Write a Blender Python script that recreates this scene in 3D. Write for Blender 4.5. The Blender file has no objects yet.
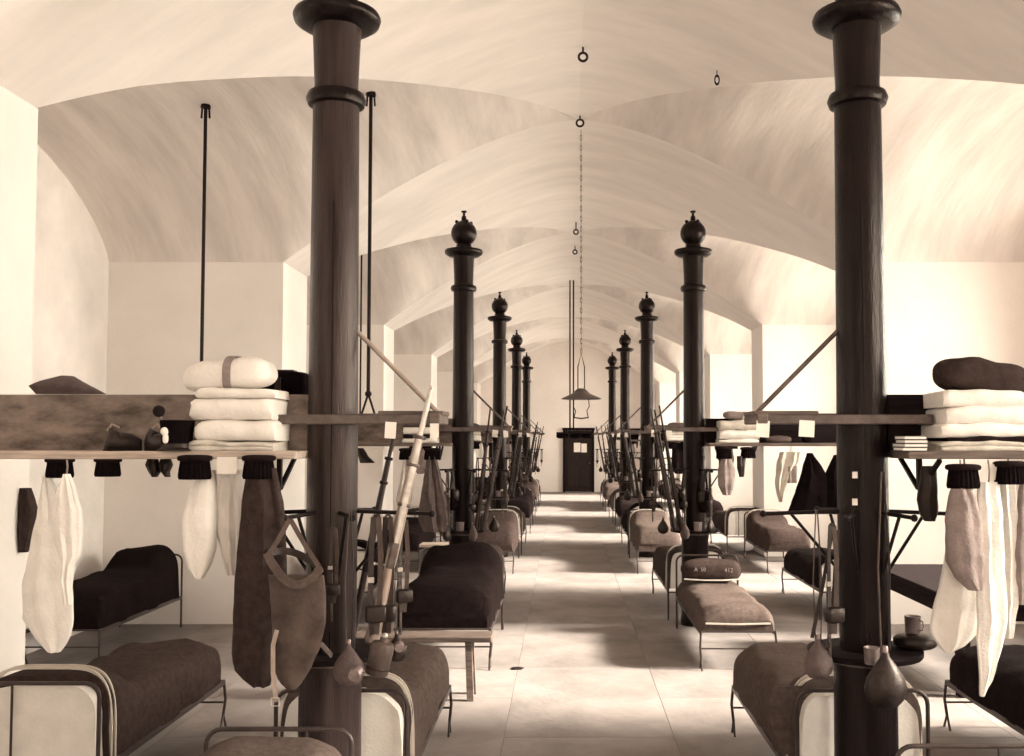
import bpy, bmesh, math, random
from mathutils import Vector, Matrix, noise, Euler

# ------------------------------------------------------------------ camera, world, light
scene = bpy.context.scene
COL = scene.collection
random.seed(7)
PI = math.pi
F = 1000.0                       # focal length in pixels of the 1024 px wide frame
CAM_H = 2.0
PITCH = math.radians(2.6)
CX, CY = 564.0, 437.0 - F * math.tan(PITCH)

cam_d = bpy.data.cameras.new('camera')
cam = bpy.data.objects.new('camera', cam_d)
COL.objects.link(cam)
cam.location = (0, 0, CAM_H)
cam.rotation_euler = (PI / 2 + PITCH, 0, 0)
cam_d.sensor_width = 36.0
cam_d.lens = F * 36.0 / 1024.0
cam_d.shift_x = -(CX - 512.0) / 1024.0
cam_d.shift_y = (CY - 378.0) / 1024.0
cam_d.clip_end = 200
scene.camera = cam

scene.view_settings.view_transform = 'Standard'
scene.view_settings.look = 'None'
scene.view_settings.gamma = 1.0
scene.view_settings.use_curve_mapping = False
scene.view_settings.exposure = 0.62
try:
    scene.cycles.use_denoising = True
    scene.cycles.max_bounces = 10
    scene.cycles.diffuse_bounces = 5
    scene.cycles.sample_clamp_indirect = 8.0
except Exception:
    pass

world = bpy.data.worlds.new('overcast_sky')
scene.world = world
world.use_nodes = True
world.node_tree.nodes['Background'].inputs[0].default_value = (1.0, 0.93, 0.78, 1)
world.node_tree.nodes['Background'].inputs[1].default_value = 1.0

S = 6.08                          # bay length
Y0 = 4.72                         # first pair of columns
XL, XR = -1.09, 1.405             # column lines
XM = 0.157                        # middle of the nave
PL, PR = -3.05, 3.364             # inner faces of the piers
WL, WR = -4.95, 5.264             # outer walls
ZS = 3.9                          # springing of the vaults
PT = 1.0                          # pier thickness
YK = [Y0 + S * k for k in range(-2, 6)]     # pier lines
YEND = 36.6
YBACK = YK[0]
WIN_W, WIN_Z0, WIN_Z1 = 3.3, 0.95, 4.1

WIN_WS = {-1: 1.7, 1: 3.3}       # window widths, left and right wall

def win_y(k):
    return YK[k] + PT + (S - PT) / 2

sun_d = bpy.data.lights.new('hazy_sun', 'SUN')
sun_d.energy = 20.0
sun_d.angle = math.radians(9)
sun_d.color = (1.0, 0.925, 0.78)
sun = bpy.data.objects.new('hazy_sun', sun_d)
COL.objects.link(sun)
sun.location = (12, 8, 9)
sun.rotation_euler = Vector((-math.cos(math.radians(28)), 0.10, -math.sin(math.radians(28)))).to_track_quat('-Z', 'Y').to_euler()
WINDOW_LIGHT = 480.0
for k in range(0, 7):
    for side in (-1, 1):
        ld = bpy.data.lights.new('daylight', 'AREA')
        ld.shape = 'RECTANGLE'
        ld.size = WIN_WS[side] + .8
        ld.size_y = 3.4
        ld.spread = math.radians(140)
        ld.energy = WINDOW_LIGHT * (1.0 if side > 0 else 0.10)
        ld.color = (1.0, 0.925, 0.78)
        lo = bpy.data.objects.new('daylight', ld)
        COL.objects.link(lo)
        x = (WR + 1.6) if side > 0 else (WL - 1.6)
        lo.location = (x, win_y(k), 3.5)
        lo.rotation_euler = (0, math.radians(74) * side, 0)

ld = bpy.data.lights.new('daylight', 'AREA')  # light added behind the camera to give the columns highlights
ld.shape = 'RECTANGLE'
ld.size = 3.0
ld.size_y = 3.0
ld.energy = 170.0
ld.color = (1.0, 0.925, 0.78)
lo = bpy.data.objects.new('daylight', ld)
COL.objects.link(lo)
lo.location = (XM, YBACK - .8, 2.9)
lo.rotation_euler = (math.radians(84), 0, 0)

# ------------------------------------------------------------------ helpers
def at(px, py, Y):
    """world point on the plane y = Y seen at pixel (px, py)"""
    a = (px - CX) / F
    b = -(py - CY) / F
    fx, fy, fz = 0, math.cos(PITCH), math.sin(PITCH)
    ux, uy, uz = 0, -math.sin(PITCH), math.cos(PITCH)
    d = Vector((a, fy + b * uy, fz + b * uz))
    t = Y / d.y
    return Vector((0, 0, CAM_H)) + d * t

def lerp(a, b, t):
    return a + (b - a) * t

def interp(pts, t):
    if t <= pts[0][0]:
        return pts[0][1]
    for (a, va), (b, vb) in zip(pts, pts[1:]):
        if t <= b:
            return va + (vb - va) * (t - a) / (b - a)
    return pts[-1][1]

MATS = {}
def mat(name, col, rough=0.8, var=0.15, scale=6.0, bump=0.0, bscale=40.0, metal=0.0, col2=None, stretch=(1, 1, 1), spec=0.3, rot=0.0):
    m = bpy.data.materials.new(name)
    m.use_nodes = True
    nt = m.node_tree
    bs = nt.nodes['Principled BSDF']
    bs.inputs['Roughness'].default_value = rough
    bs.inputs['Metallic'].default_value = metal
    bs.inputs['Specular IOR Level'].default_value = spec
    bs.inputs['Specular Tint'].default_value = (1.0, 0.82, 0.75, 1)
    tc = nt.nodes.new('ShaderNodeTexCoord')
    mp = nt.nodes.new('ShaderNodeMapping')
    mp.inputs['Scale'].default_value = stretch
    mp.inputs['Rotation'].default_value = (0, 0, rot)
    nt.links.new(tc.outputs['Object'], mp.inputs['Vector'])
    n = nt.nodes.new('ShaderNodeTexNoise')
    n.inputs['Scale'].default_value = scale
    n.inputs['Detail'].default_value = 5
    n.inputs['Roughness'].default_value = 0.62
    nt.links.new(mp.outputs['Vector'], n.inputs['Vector'])
    r = nt.nodes.new('ShaderNodeValToRGB')
    c2 = col2 if col2 else tuple(c * (1 - var * 2.2) for c in col)
    r.color_ramp.elements[0].position = 0.32
    r.color_ramp.elements[1].position = 0.66
    r.color_ramp.elements[0].color = (*c2, 1)
    r.color_ramp.elements[1].color = (*[min(1, c * (1 + var * 0.4)) for c in col], 1)
    nt.links.new(n.outputs['Fac'], r.inputs['Fac'])
    nt.links.new(r.outputs['Color'], bs.inputs['Base Color'])
    if bump:
        b = nt.nodes.new('ShaderNodeBump')
        b.inputs['Strength'].default_value = bump
        b.inputs['Distance'].default_value = 0.01
        n2 = nt.nodes.new('ShaderNodeTexNoise')
        n2.inputs['Scale'].default_value = bscale
        n2.inputs['Detail'].default_value = 3
        nt.links.new(mp.outputs['Vector'], n2.inputs['Vector'])
        nt.links.new(n2.outputs['Fac'], b.inputs['Height'])
        nt.links.new(b.outputs['Normal'], bs.inputs['Normal'])
    MATS[name] = m
    return m

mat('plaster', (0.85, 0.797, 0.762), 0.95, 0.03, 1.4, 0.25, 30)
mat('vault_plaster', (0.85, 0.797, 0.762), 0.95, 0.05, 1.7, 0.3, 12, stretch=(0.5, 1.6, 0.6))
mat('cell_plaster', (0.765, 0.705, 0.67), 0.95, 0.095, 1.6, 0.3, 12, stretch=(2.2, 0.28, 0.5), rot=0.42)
mat('side_plaster', (0.82, 0.768, 0.733), 0.95, 0.08, 1.1, 0.3, 25)
mat('floor', (0.2580, 0.2253, 0.2150), 0.85, 0.17, 1.3, 0.3, 20)
mat('floor_joint', (0.17, 0.14, 0.125), 0.95, 0.1, 3)
mat('iron', (0.0076, 0.0042, 0.0044), 0.30, 0.35, 7, 0.3, 40, spec=0.2, stretch=(3, 3, 0.5))
mat('highlight_iron', (0.042, 0.030, 0.029), 0.33, 0.2, 4, 0.35, 40, col2=(0.0105, 0.0060, 0.0062), spec=0.28, stretch=(5, 5, 0.3))  # pale vertical streaks in the colour stand in for highlights
mat('black_iron', (0.0090, 0.0059, 0.0071), 0.45, 0.2, 20, spec=0.2)
mat('steel', (0.1275, 0.1007, 0.0935), 0.35, 0.2, 20, metal=0.4, spec=0.5)
mat('bright_steel', (0.6200, 0.5562, 0.5060), 0.3, 0.15, 20, metal=0.55, spec=0.5)
mat('bed_iron', (0.0408, 0.0299, 0.0292), 0.42, 0.2, 20, spec=0.45)
mat('shelf_wood', (0.2550, 0.2023, 0.1742), 0.8, 0.30, 11, 0.3, 30, stretch=(0.6, 1.5, 1.5), spec=0.15)
mat('plank_wood', (0.56, 0.455, 0.385), 0.7, 0.2, 14, 0.2, 30, stretch=(0.25, 3, 3))
mat('dark_wood', (0.0173, 0.0113, 0.0130), 0.85, 0.3, 12, 0.2, 30, stretch=(0.25, 3, 3), spec=0.1)
mat('bench_wood', (0.1700, 0.1295, 0.1122), 0.65, 0.25, 14, 0.2, 30, stretch=(0.3, 3, 3))
mat('dark_stock', (0.0269, 0.0173, 0.0161), 0.4, 0.2, 14, spec=0.2, stretch=(3, 3, 0.3))
mat('gun_metal', (0.0346, 0.0263, 0.0254), 0.4, 0.2, 20, metal=0.1, spec=0.3)
mat('gleam_stock', (0.3600, 0.2781, 0.2365), 0.3, 0.2, 14, spec=0.6, stretch=(3, 3, 0.3))  # lightened wood colour, holds the gleam on the nearest rifle
mat('linen', (0.84, 0.79, 0.74), 0.95, 0.05, 9, 0.35, 70)
mat('grey_linen', (0.2927, 0.2354, 0.2224), 0.95, 0.15, 12, 0.35, 80)
mat('tan_cloth', (0.1127, 0.0848, 0.0811), 0.95, 0.15, 12, 0.35, 90)
mat('pale_cloth', (0.6200, 0.5665, 0.5060), 0.95, 0.1, 12, 0.35, 90)
mat('wool', (0.0544, 0.0378, 0.0344), 1.0, 0.18, 26, 0.4, 120, spec=0.05)
mat('dark_wool', (0.0173, 0.0109, 0.0110), 1.0, 0.2, 26, 0.4, 120, spec=0.05)
mat('black_wool', (0.0076, 0.0048, 0.0057), 1.0, 0.2, 26, 0.4, 120, spec=0.05)
mat('blanket', (0.1010, 0.0749, 0.0666), 1.0, 0.16, 30, 0.45, 150, spec=0.05)
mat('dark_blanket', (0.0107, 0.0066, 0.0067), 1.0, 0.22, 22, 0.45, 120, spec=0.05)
mat('leather', (0.0831, 0.0595, 0.0517), 0.5, 0.28, 9, 0.25, 60, spec=0.4)
mat('dark_leather', (0.0134, 0.0086, 0.0084), 0.42, 0.25, 12, 0.2, 60, spec=0.45)
mat('pale_leather', (0.4000, 0.3193, 0.2750), 0.6, 0.15, 12, 0.2, 60)
mat('tin', (0.2706, 0.2166, 0.2120), 0.38, 0.2, 12, metal=0.5, spec=0.5)
mat('paper', (0.86, 0.81, 0.75), 0.95, 0.02, 5)
mat('stripe', (0.6200, 0.5562, 0.4950), 0.95, 0.05, 15)
mat('door_wood', (0.0154, 0.0102, 0.0101), 0.55, 0.2, 8, 0.15, 30, stretch=(3, 3, 0.4))
mat('lamp_metal', (0.0960, 0.0705, 0.0660), 0.5, 0.15, 10, spec=0.4)
mat('pompon', (0.0120, 0.0082, 0.0088), 1.0, 0.2, 40)

g = bpy.data.materials.new('window_glass')
g.use_nodes = True
nt = g.node_tree
nt.nodes.clear()
o_ = nt.nodes.new('ShaderNodeOutputMaterial')
mx = nt.nodes.new('ShaderNodeMixShader')
tr = nt.nodes.new('ShaderNodeBsdfTransparent')
gl = nt.nodes.new('ShaderNodeBsdfGlossy')
gl.inputs['Roughness'].default_value = 0.05
mx.inputs[0].default_value = 0.06
nt.links.new(tr.outputs[0], mx.inputs[1])
nt.links.new(gl.outputs[0], mx.inputs[2])
nt.links.new(mx.outputs[0], o_.inputs[0])
MATS['window_glass'] = g

class MB:
    """collects shapes; build() links them as one mesh object"""
    def __init__(self):
        self.v = []
        self.f = []

    def add(self, vs, fs):
        n = len(self.v)
        self.v += [tuple(p) for p in vs]
        self.f += [tuple(i + n for i in f) for f in fs]
        return self

    def box(self, c, s, rot=None, bev=0.0):
        hx, hy, hz = s[0] / 2, s[1] / 2, s[2] / 2
        if bev > 0:
            b = min(bev, hx * .9, hy * .9, hz * .9)
            ps, idx = [], {}
            for sx in (-1, 1):
                for sy in (-1, 1):
                    for sz in (-1, 1):
                        for ax in range(3):
                            p = [sx * (hx - b), sy * (hy - b), sz * (hz - b)]
                            p[ax] = (sx * hx, sy * hy, sz * hz)[ax]
                            idx[(sx, sy, sz, ax)] = len(ps)
                            ps.append(Vector(p))
            fs = []
            for ax in range(3):
                o1, o2 = (ax + 1) % 3, (ax + 2) % 3
                for sg in (-1, 1):
                    q = []
                    for (a, d) in ((-1, -1), (1, -1), (1, 1), (-1, 1)):
                        t = [0, 0, 0]
                        t[ax] = sg; t[o1] = a; t[o2] = d
                        q.append(idx[(t[0], t[1], t[2], ax)])
                    fs.append(q if sg > 0 else q[::-1])
            for ax in range(3):
                o1, o2 = (ax + 1) % 3, (ax + 2) % 3
                for a in (-1, 1):
                    for d in (-1, 1):
                        def K(sg, face):
                            t = [0, 0, 0]
                            t[ax] = sg; t[o1] = a; t[o2] = d
                            return idx[(t[0], t[1], t[2], face)]
                        q = [K(-1, o1), K(1, o1), K(1, o2), K(-1, o2)]
                        fs.append(q if a * d > 0 else q[::-1])
            for sx in (-1, 1):
                for sy in (-1, 1):
                    for sz in (-1, 1):
                        q = [idx[(sx, sy, sz, 0)], idx[(sx, sy, sz, 1)], idx[(sx, sy, sz, 2)]]
                        fs.append(q if sx * sy * sz > 0 else q[::-1])
        else:
            ps = [Vector((x, y, z)) for x in (-hx, hx) for y in (-hy, hy) for z in (-hz, hz)]
            fs = [(0, 1, 3, 2), (4, 6, 7, 5), (0, 4, 5, 1), (2, 3, 7, 6), (0, 2, 6, 4), (1, 5, 7, 3)]
        if rot is not None:
            R = rot.to_matrix() if isinstance(rot, Euler) else rot
            ps = [R @ p for p in ps]
        c = Vector(c)
        return self.add([p + c for p in ps], fs)

    def bar(self, a, b, w, h, up=(0, 0, 1)):
        """rectangular bar from a to b"""
        a, b = Vector(a), Vector(b)
        d = (b - a)
        L = d.length
        d.normalize()
        u = Vector(up)
        sd = d.cross(u)
        if sd.length < 1e-4:
            sd = d.cross(Vector((0, 1, 0)))
        sd.normalize()
        u = sd.cross(d)
        R = Matrix((sd, d, u)).transposed()
        return self.box((a + b) / 2, (w, L, h), R)

    def tube(self, pts, r, n=8, caps=True):
        pts = [Vector(p) for p in pts]
        rs = r if isinstance(r, (list, tuple)) else [r] * len(pts)
        rings = []
        prev = None
        for i, p in enumerate(pts):
            d = (pts[min(i + 1, len(pts) - 1)] - pts[max(i - 1, 0)]).normalized()
            if prev is None:
                u = d.cross(Vector((0, 0, 1)))
                if u.length < 1e-3:
                    u = d.cross(Vector((0, 1, 0)))
            else:
                u = prev - d * prev.dot(d)
            u.normalize()
            prev = u
            w = d.cross(u)
            rings.append([p + (u * math.cos(2 * PI * j / n) + w * math.sin(2 * PI * j / n)) * rs[i] for j in range(n)])
        vs = [q for rr in rings for q in rr]
        fs = []
        for i in range(len(pts) - 1):
            for j in range(n):
                k = (j + 1) % n
                fs.append((i * n + j, i * n + k, (i + 1) * n + k, (i + 1) * n + j))
        if caps:
            fs.append(tuple(range(n - 1, -1, -1)))
            m = (len(pts) - 1) * n
            fs.append(tuple(range(m, m + n)))
        return self.add(vs, fs)

    def lathe(self, prof, n=24, c=(0, 0, 0), jag=None, R=None):
        """prof: (r, z) pairs from bottom to top"""
        c = Vector(c)
        vs, fs = [], []
        for (r, z) in prof:
            for j in range(n):
                a = 2 * PI * j / n
                rr = r * (1 + (jag * (1 if j % 2 else -1) if jag else 0))
                p = Vector((rr * math.cos(a), rr * math.sin(a), z))
                if R is not None:
                    p = R @ p
                vs.append(p + c)
        for i in range(len(prof) - 1):
            for j in range(n):
                k = (j + 1) % n
                fs.append((i * n + j, i * n + k, (i + 1) * n + k, (i + 1) * n + j))
        fs.append(tuple(range(n - 1, -1, -1)))
        m = (len(prof) - 1) * n
        fs.append(tuple(range(m, m + n)))
        return self.add(vs, fs)

    def sphere(self, c, r, n=12, sc=(1, 1, 1)):
        m = max(4, n // 2)
        prof = [(max(1e-4, r * math.sin(PI * i / m)), -r * math.cos(PI * i / m)) for i in range(m + 1)]
        return self.lathe(prof, n, c, R=Matrix.Diagonal(sc))

    def quadric(self, c, s, e1=0.6, e2=0.6, n=24, m=14, amp=0.0, freq=6.0, seed=0.0, R=None, flat_bottom=False):
        """rounded box / pillow of half sizes s"""
        def sp(v, e):
            return math.copysign(abs(v) ** e, v)
        vs, fs = [], []
        for i in range(m + 1):
            phi = -PI / 2 + PI * i / m
            for j in range(n):
                th = 2 * PI * j / n
                cz = sp(math.cos(phi), e1)
                p = Vector((s[0] * cz * sp(math.cos(th), e2), s[1] * cz * sp(math.sin(th), e2), s[2] * sp(math.sin(phi), e1)))
                if amp:
                    q = Vector((p.x * freq + seed, p.y * freq - seed, p.z * freq + 2 * seed))
                    p += p.normalized() * noise.noise(q) * amp if p.length > 1e-6 else Vector()
                if flat_bottom and p.z < -s[2] * .92:
                    p.z = -s[2] * .92
                if R is not None:
                    p = R @ p
                vs.append(p + Vector(c))
        for i in range(m):
            for j in range(n):
                k = (j + 1) % n
                fs.append((i * n + j, i * n + k, (i + 1) * n + k, (i + 1) * n + j))
        return self.add(vs, fs)

    def loft(self, secs, n=28, sq=0.75, rip=0.0, rf=7, seed=0.0, amp=0.0, freq=14.0, caps=True, flat=None):
        """secs: (cx, cy, z, halfw, halfd); hanging cloth or bag"""
        def sp(v, e):
            return math.copysign(abs(v) ** e, v)
        vs, fs = [], []
        for i, (cx, cy, z, hw, hd) in enumerate(secs):
            for j in range(n):
                th = 2 * PI * j / n
                x = hw * sp(math.cos(th), sq)
                y = hd * sp(math.sin(th), sq)
                if rip:
                    fold = math.sin(x / max(hw, 1e-4) * rf + seed + z * 3.1) * 0.6 + math.sin(x / max(hw, 1e-4) * rf * 1.9 + seed * 2 + z * 5) * 0.4
                    y += rip * fold * min(1.0, hd * 40) * (0.4 + 0.6 * abs(math.sin(th)))
                if amp:
                    q = Vector((cx + x, cy + y, z)) * freq + Vector((seed, seed * 2, -seed))
                    x += noise.noise(q) * amp
                    y += noise.noise(q + Vector((9, 3, 5))) * amp
                vs.append((cx + x, cy + y, z))
        for i in range(len(secs) - 1):
            for j in range(n):
                k = (j + 1) % n
                fs.append((i * n + j, (i + 1) * n + j, (i + 1) * n + k, i * n + k))
        if caps:
            fs.append(tuple(range(n)))
            m = (len(secs) - 1) * n
            fs.append(tuple(range(m + n - 1, m - 1, -1)))
        return self.add(vs, fs)

    def ribbon(self, pts, w, t, side=(1, 0, 0)):
        """flat strap through points, width along side"""
        pts = [Vector(p) for p in pts]
        vs, fs = [], []
        for i, p in enumerate(pts):
            d = (pts[min(i + 1, len(pts) - 1)] - pts[max(i - 1, 0)]).normalized()
            s = Vector(side)
            s = s - d * s.dot(d)
            s = s.normalized() if s.length > 1e-4 else Vector((0, 1, 0))
            nn = d.cross(s)
            for (a, b) in ((-1, -1), (1, -1), (1, 1), (-1, 1)):
                vs.append(p + s * (a * w / 2) + nn * (b * t / 2))
        for i in range(len(pts) - 1):
            for j in range(4):
                k = (j + 1) % 4
                fs.append((i * 4 + j, i * 4 + k, (i + 1) * 4 + k, (i + 1) * 4 + j))
        fs.append((3, 2, 1, 0))
        m = (len(pts) - 1) * 4
        fs.append((m, m + 1, m + 2, m + 3))
        return self.add(vs, fs)

    def build(self, name, material, parent=None, smooth=False, loc=None, rot=None):
        me = bpy.data.meshes.new(name)
        me.from_pydata(self.v, [], self.f)
        bm = bmesh.new()
        bm.from_mesh(me)
        bmesh.ops.recalc_face_normals(bm, faces=bm.faces)
        bm.to_mesh(me)
        bm.free()
        if smooth:
            for p in me.polygons:
                p.use_smooth = True
            try:
                me.set_sharp_from_angle(angle=math.radians(48))
            except Exception:
                pass
        me.materials.append(MATS[material])
        o = bpy.data.objects.new(name, me)
        COL.objects.link(o)
        if parent is not None:
            o.parent = parent
        if loc is not None:
            o.location = loc
        if rot is not None:
            o.rotation_euler = rot
        return o

def tag(o, label=None, cat=None, group=None, kind=None):
    if label: o['label'] = label
    if cat: o['category'] = cat
    if group: o['group'] = group
    if kind: o['kind'] = kind
    return o

def empty(name, loc, rz=0.0, label=None, cat=None, group=None):
    o = bpy.data.objects.new(name, None)
    COL.objects.link(o)
    o.empty_display_size = 0.05
    o.location = loc
    o.rotation_euler = (0, 0, rz)
    return tag(o, label, cat, group)

def copy_tree(o, parent=None):
    c = o.copy()
    COL.objects.link(c)
    c.parent = parent
    for ch in list(o.children):
        copy_tree(ch, c)
    return c

def struct(o):
    o['kind'] = 'structure'
    return o

def px_rows(rows, Y, depth, n=26):
    """rows (y, xl, xr) measured on the plane Y -> smooth loft sections"""
    out = []
    ys = [r[0] for r in rows]
    for i in range(n + 1):
        y = lerp(ys[0], ys[-1], i / n)
        xl = interp([(r[0], r[1]) for r in rows], y)
        xr = interp([(r[0], r[2]) for r in rows], y)
        a, b = at(xl, y, Y), at(xr, y, Y)
        out.append(((a.x + b.x) / 2, Y, a.z, abs(b.x - a.x) / 2, depth * (0.55 + 0.45 * math.sin(PI * min(1, (i + .5) / n)))))
    return out

# ------------------------------------------------------------------ the vaulted hall
def nave_z(X):
    h = (PR - PL) / 2
    t = max(-1, min(1, (X - XM) / h))
    return ZS + 1.6 * (1 - (t * t + .006 * (1 - t * t)) ** .75)

GROIN = [(0, .98), (.12, 1.38), (.215, 1.86), (.355, 2.55), (.49, 3.33), (.636, 4.15), (.845, 5.25), (1, 6.08)]
def groin(u):
    # smoothed interpolation
    if u < .001 or u > .999:
        return interp(GROIN, u)
    w = min(.06, u, 1 - u)
    return (interp(GROIN, u - w) + 2 * interp(GROIN, u) + interp(GROIN, u + w)) / 4

def cell_bulge(u, s):
    nz = nave_z(PL + u * (XM - PL)) - ZS
    crown = .97 + .63 * u * u
    b = max(.05 * (1 - u), crown - nz)
    b *= max(0, 1 - s * s) ** .72
    if u >= .35:
        return b
    # close to the piers the cell keeps its level rulings until it meets the nave vault
    g0 = groin(u)
    dy = (g0 + S) / 2 + s * (S - g0) / 2
    s0 = (dy - (.98 + S) / 2) / ((S - .98) / 2)
    b2 = max(0.0, .97 * max(0, 1 - s0 * s0) ** .72 + .63 * u * u - nz)
    w = u / .35
    w = w * w * (3 - 2 * w)
    return lerp(b2, b, w)

def ceil_z(X, Y):
    k = math.floor((Y - YK[0]) / S)
    yk = YK[0] + S * k
    dy = Y - yk
    xs = X if X <= XM else 2 * XM - X
    if xs < PL:
        s = (dy - (.98 + S) / 2) / ((S - .98) / 2)
        return ZS + cell_bulge(0, s)
    u = (xs - PL) / (XM - PL)
    g0 = groin(u)
    z = nave_z(xs)
    if dy > g0 and u < .999:
        s = (dy - (g0 + S) / 2) / ((S - g0) / 2)
        z += cell_bulge(u, s)
    return z

def grid(rows):
    m = MB()
    n = len(rows[0])
    vs = [p for r in rows for p in r]
    fs = []
    for i in range(len(rows) - 1):
        for j in range(n - 1):
            fs.append((i * n + j, i * n + j + 1, (i + 1) * n + j + 1, (i + 1) * n + j))
    return vs, fs

vault = MB()
cells = MB()
NX = 34
us = [(i / NX) ** 1.2 for i in range(NX + 1)]
for k in range(len(YK)):
    yk = YK[k]
    for side in (-1, 1):
        mx_ = (lambda X: X) if side < 0 else (lambda X: 2 * XM - X)
        rows = []
        for u in us:
            X = PL + u * (XM - PL)
            y1 = yk + (groin(u) if k < 7 else 1.6)
            rows.append([(mx_(X), lerp(yk, y1, j / 8), nave_z(X)) for j in range(9)])
        vault.add(*grid(rows))
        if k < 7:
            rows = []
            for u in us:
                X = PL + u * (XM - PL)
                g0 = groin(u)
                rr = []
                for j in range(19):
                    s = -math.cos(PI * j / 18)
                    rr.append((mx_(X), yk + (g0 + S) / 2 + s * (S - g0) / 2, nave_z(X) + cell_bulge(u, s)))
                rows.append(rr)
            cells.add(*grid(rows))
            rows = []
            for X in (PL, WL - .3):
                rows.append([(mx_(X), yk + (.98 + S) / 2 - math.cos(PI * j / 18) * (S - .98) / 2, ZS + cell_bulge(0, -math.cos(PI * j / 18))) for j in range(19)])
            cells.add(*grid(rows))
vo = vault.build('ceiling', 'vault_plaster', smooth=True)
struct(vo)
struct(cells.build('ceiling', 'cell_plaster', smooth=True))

for k in range(len(YK)):
    for side in (-1, 1):
        m = MB()
        xa, xb = (WL - .3, PL) if side < 0 else (PR, WR + .3)
        t = PT if k < 7 else YEND - YK[7]
        m.box(((xa + xb) / 2, YK[k] + t / 2, ZS / 2), (xb - xa, t, ZS))
        struct(m.build('wall_pier_left' if side < 0 else 'wall_pier_right', 'plaster'))

for side, nm in ((-1, 'wall_left'), (1, 'wall_right')):
    m = MB()
    WIN_W = WIN_WS[side]
    x = (WL - .3) if side < 0 else (WR + .3)
    ya = YBACK
    for k in range(0, 7):
        yc = win_y(k)
        m.box((x, (ya + yc - WIN_W / 2) / 2, 2.6), (.6, yc - WIN_W / 2 - ya, 5.2))
        m.box((x, yc, WIN_Z0 / 2), (.6, WIN_W, WIN_Z0))
        m.box((x, yc, (WIN_Z1 + 5.2) / 2), (.6, WIN_W, 5.2 - WIN_Z1))
        ya = yc + WIN_W / 2
    m.box((x, (ya + YEND) / 2, 2.6), (.6, YEND - ya, 5.2))
    struct(m.build(nm, 'side_plaster'))
m = MB(); m.box((XM, YEND + .2, 2.9), (11.2, .4, 5.8)); struct(m.build('wall_back', 'plaster'))
m = MB()
for sx in (-1, 1):
    m.box((XM + sx * (1.3 + 2.15), YBACK - .2, 2.9), (4.3, .4, 5.8))
m.box((XM, YBACK - .2, .5), (2.6, .4, 1.0))
m.box((XM, YBACK - .2, 4.95), (2.6, .4, 1.7))
struct(m.build('wall_front', 'plaster'))
w = struct(empty('window_15', (XM, YBACK - .25, 1.0)))  # unseen window added behind the camera for the front light on the columns
for (cx_, cz, sx_, sz) in ((0, .03, 2.6, .06), (0, 3.07, 2.6, .06), (-1.27, 1.55, .06, 3.1), (1.27, 1.55, .06, 3.1)):
    MB().box((cx_, 0, cz), (sx_, .07, sz)).build('window_frame', 'plank_wood', w)
MB().box((0, 0, 1.55), (.05, .06, 3.0)).build('mullion', 'plank_wood', w)
for q in (1, 2, 3):
    MB().box((0, 0, 3.1 * q / 4), (2.5, .04, .035)).build('glazing_bar', 'plank_wood', w)
MB().box((0, 0, 1.55), (2.5, .004, 3.0)).build('pane', 'window_glass', w)

wn = 0
for k in range(0, 7):
    for side in (-1, 1):
        wn += 1
        WIN_W = WIN_WS[side]
        x = (WL - .42) if side < 0 else (WR + .42)
        w = struct(empty('window_%d' % wn, (x, win_y(k), WIN_Z0)))
        h = WIN_Z1 - WIN_Z0
        for (cy, cz, sy, sz) in ((0, .03, WIN_W, .06), (0, h - .03, WIN_W, .06), (-WIN_W / 2 + .03, h / 2, .06, h), (WIN_W / 2 - .03, h / 2, .06, h)):
            MB().box((0, cy, cz), (.07, sy, sz)).build('window_frame', 'plank_wood', w)
        MB().box((0, 0, h / 2), (.06, .05, h - .12)).build('mullion', 'plank_wood', w)
        for q in (1, 2, 3):
            MB().box((0, 0, h * q / 4), (.04, WIN_W - .12, .035)).build('glazing_bar', 'plank_wood', w)
        MB().box((0, 0, h / 2), (.004, WIN_W - .1, h - .1)).build('pane', 'window_glass', w)

# sunlit yard outside the windows, unseen, added to bounce light up to the vaults
mat('yard', (0.64, 0.585, 0.53), 0.95, 0.1, .8)
for nm, xa, xb in (('ground_right', WR + .6, WR + 40), ('ground_left', WL - 40, WL - .6)):
    m = MB()
    m.box(((xa + xb) / 2, (YBACK + YEND) / 2, -.15), (xb - xa, YEND - YBACK + 40, .1))
    struct(m.build(nm, 'yard'))

# floor: joint bed with separate worn slabs
m = MB(); m.box((XM, (YBACK + YEND) / 2, -.055), (11.2, YEND - YBACK + .6, .1))
floor = struct(m.build('floor', 'floor_joint'))
slab_mesh = None
nx = 9
sw = (WR - WL + .02) / nx
sl = 2.03
for i in range(nx):
    off = (i % 2) * sl * .5
    y = YBACK - off
    while y < YEND:
        y1 = min(y + sl, YEND + .02)
        y0 = max(y, YBACK)
        if y1 - y0 > .2:
            full = abs((y1 - y0) - sl) < 1e-6
            if full and slab_mesh:
                o = bpy.data.objects.new('floor_slab', slab_mesh)
                COL.objects.link(o)
                o.parent = floor
            else:
                o = MB().box((0, 0, 0), (sw - .003, (y1 - y0) - .003, .03), bev=.0015).build('floor_slab', 'floor', floor)
                if full:
                    slab_mesh = o.data
            o.location = (WL + sw * (i + .5), (y0 + y1) / 2, -.015 + random.uniform(-.0015, 0))
        y += sl

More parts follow.
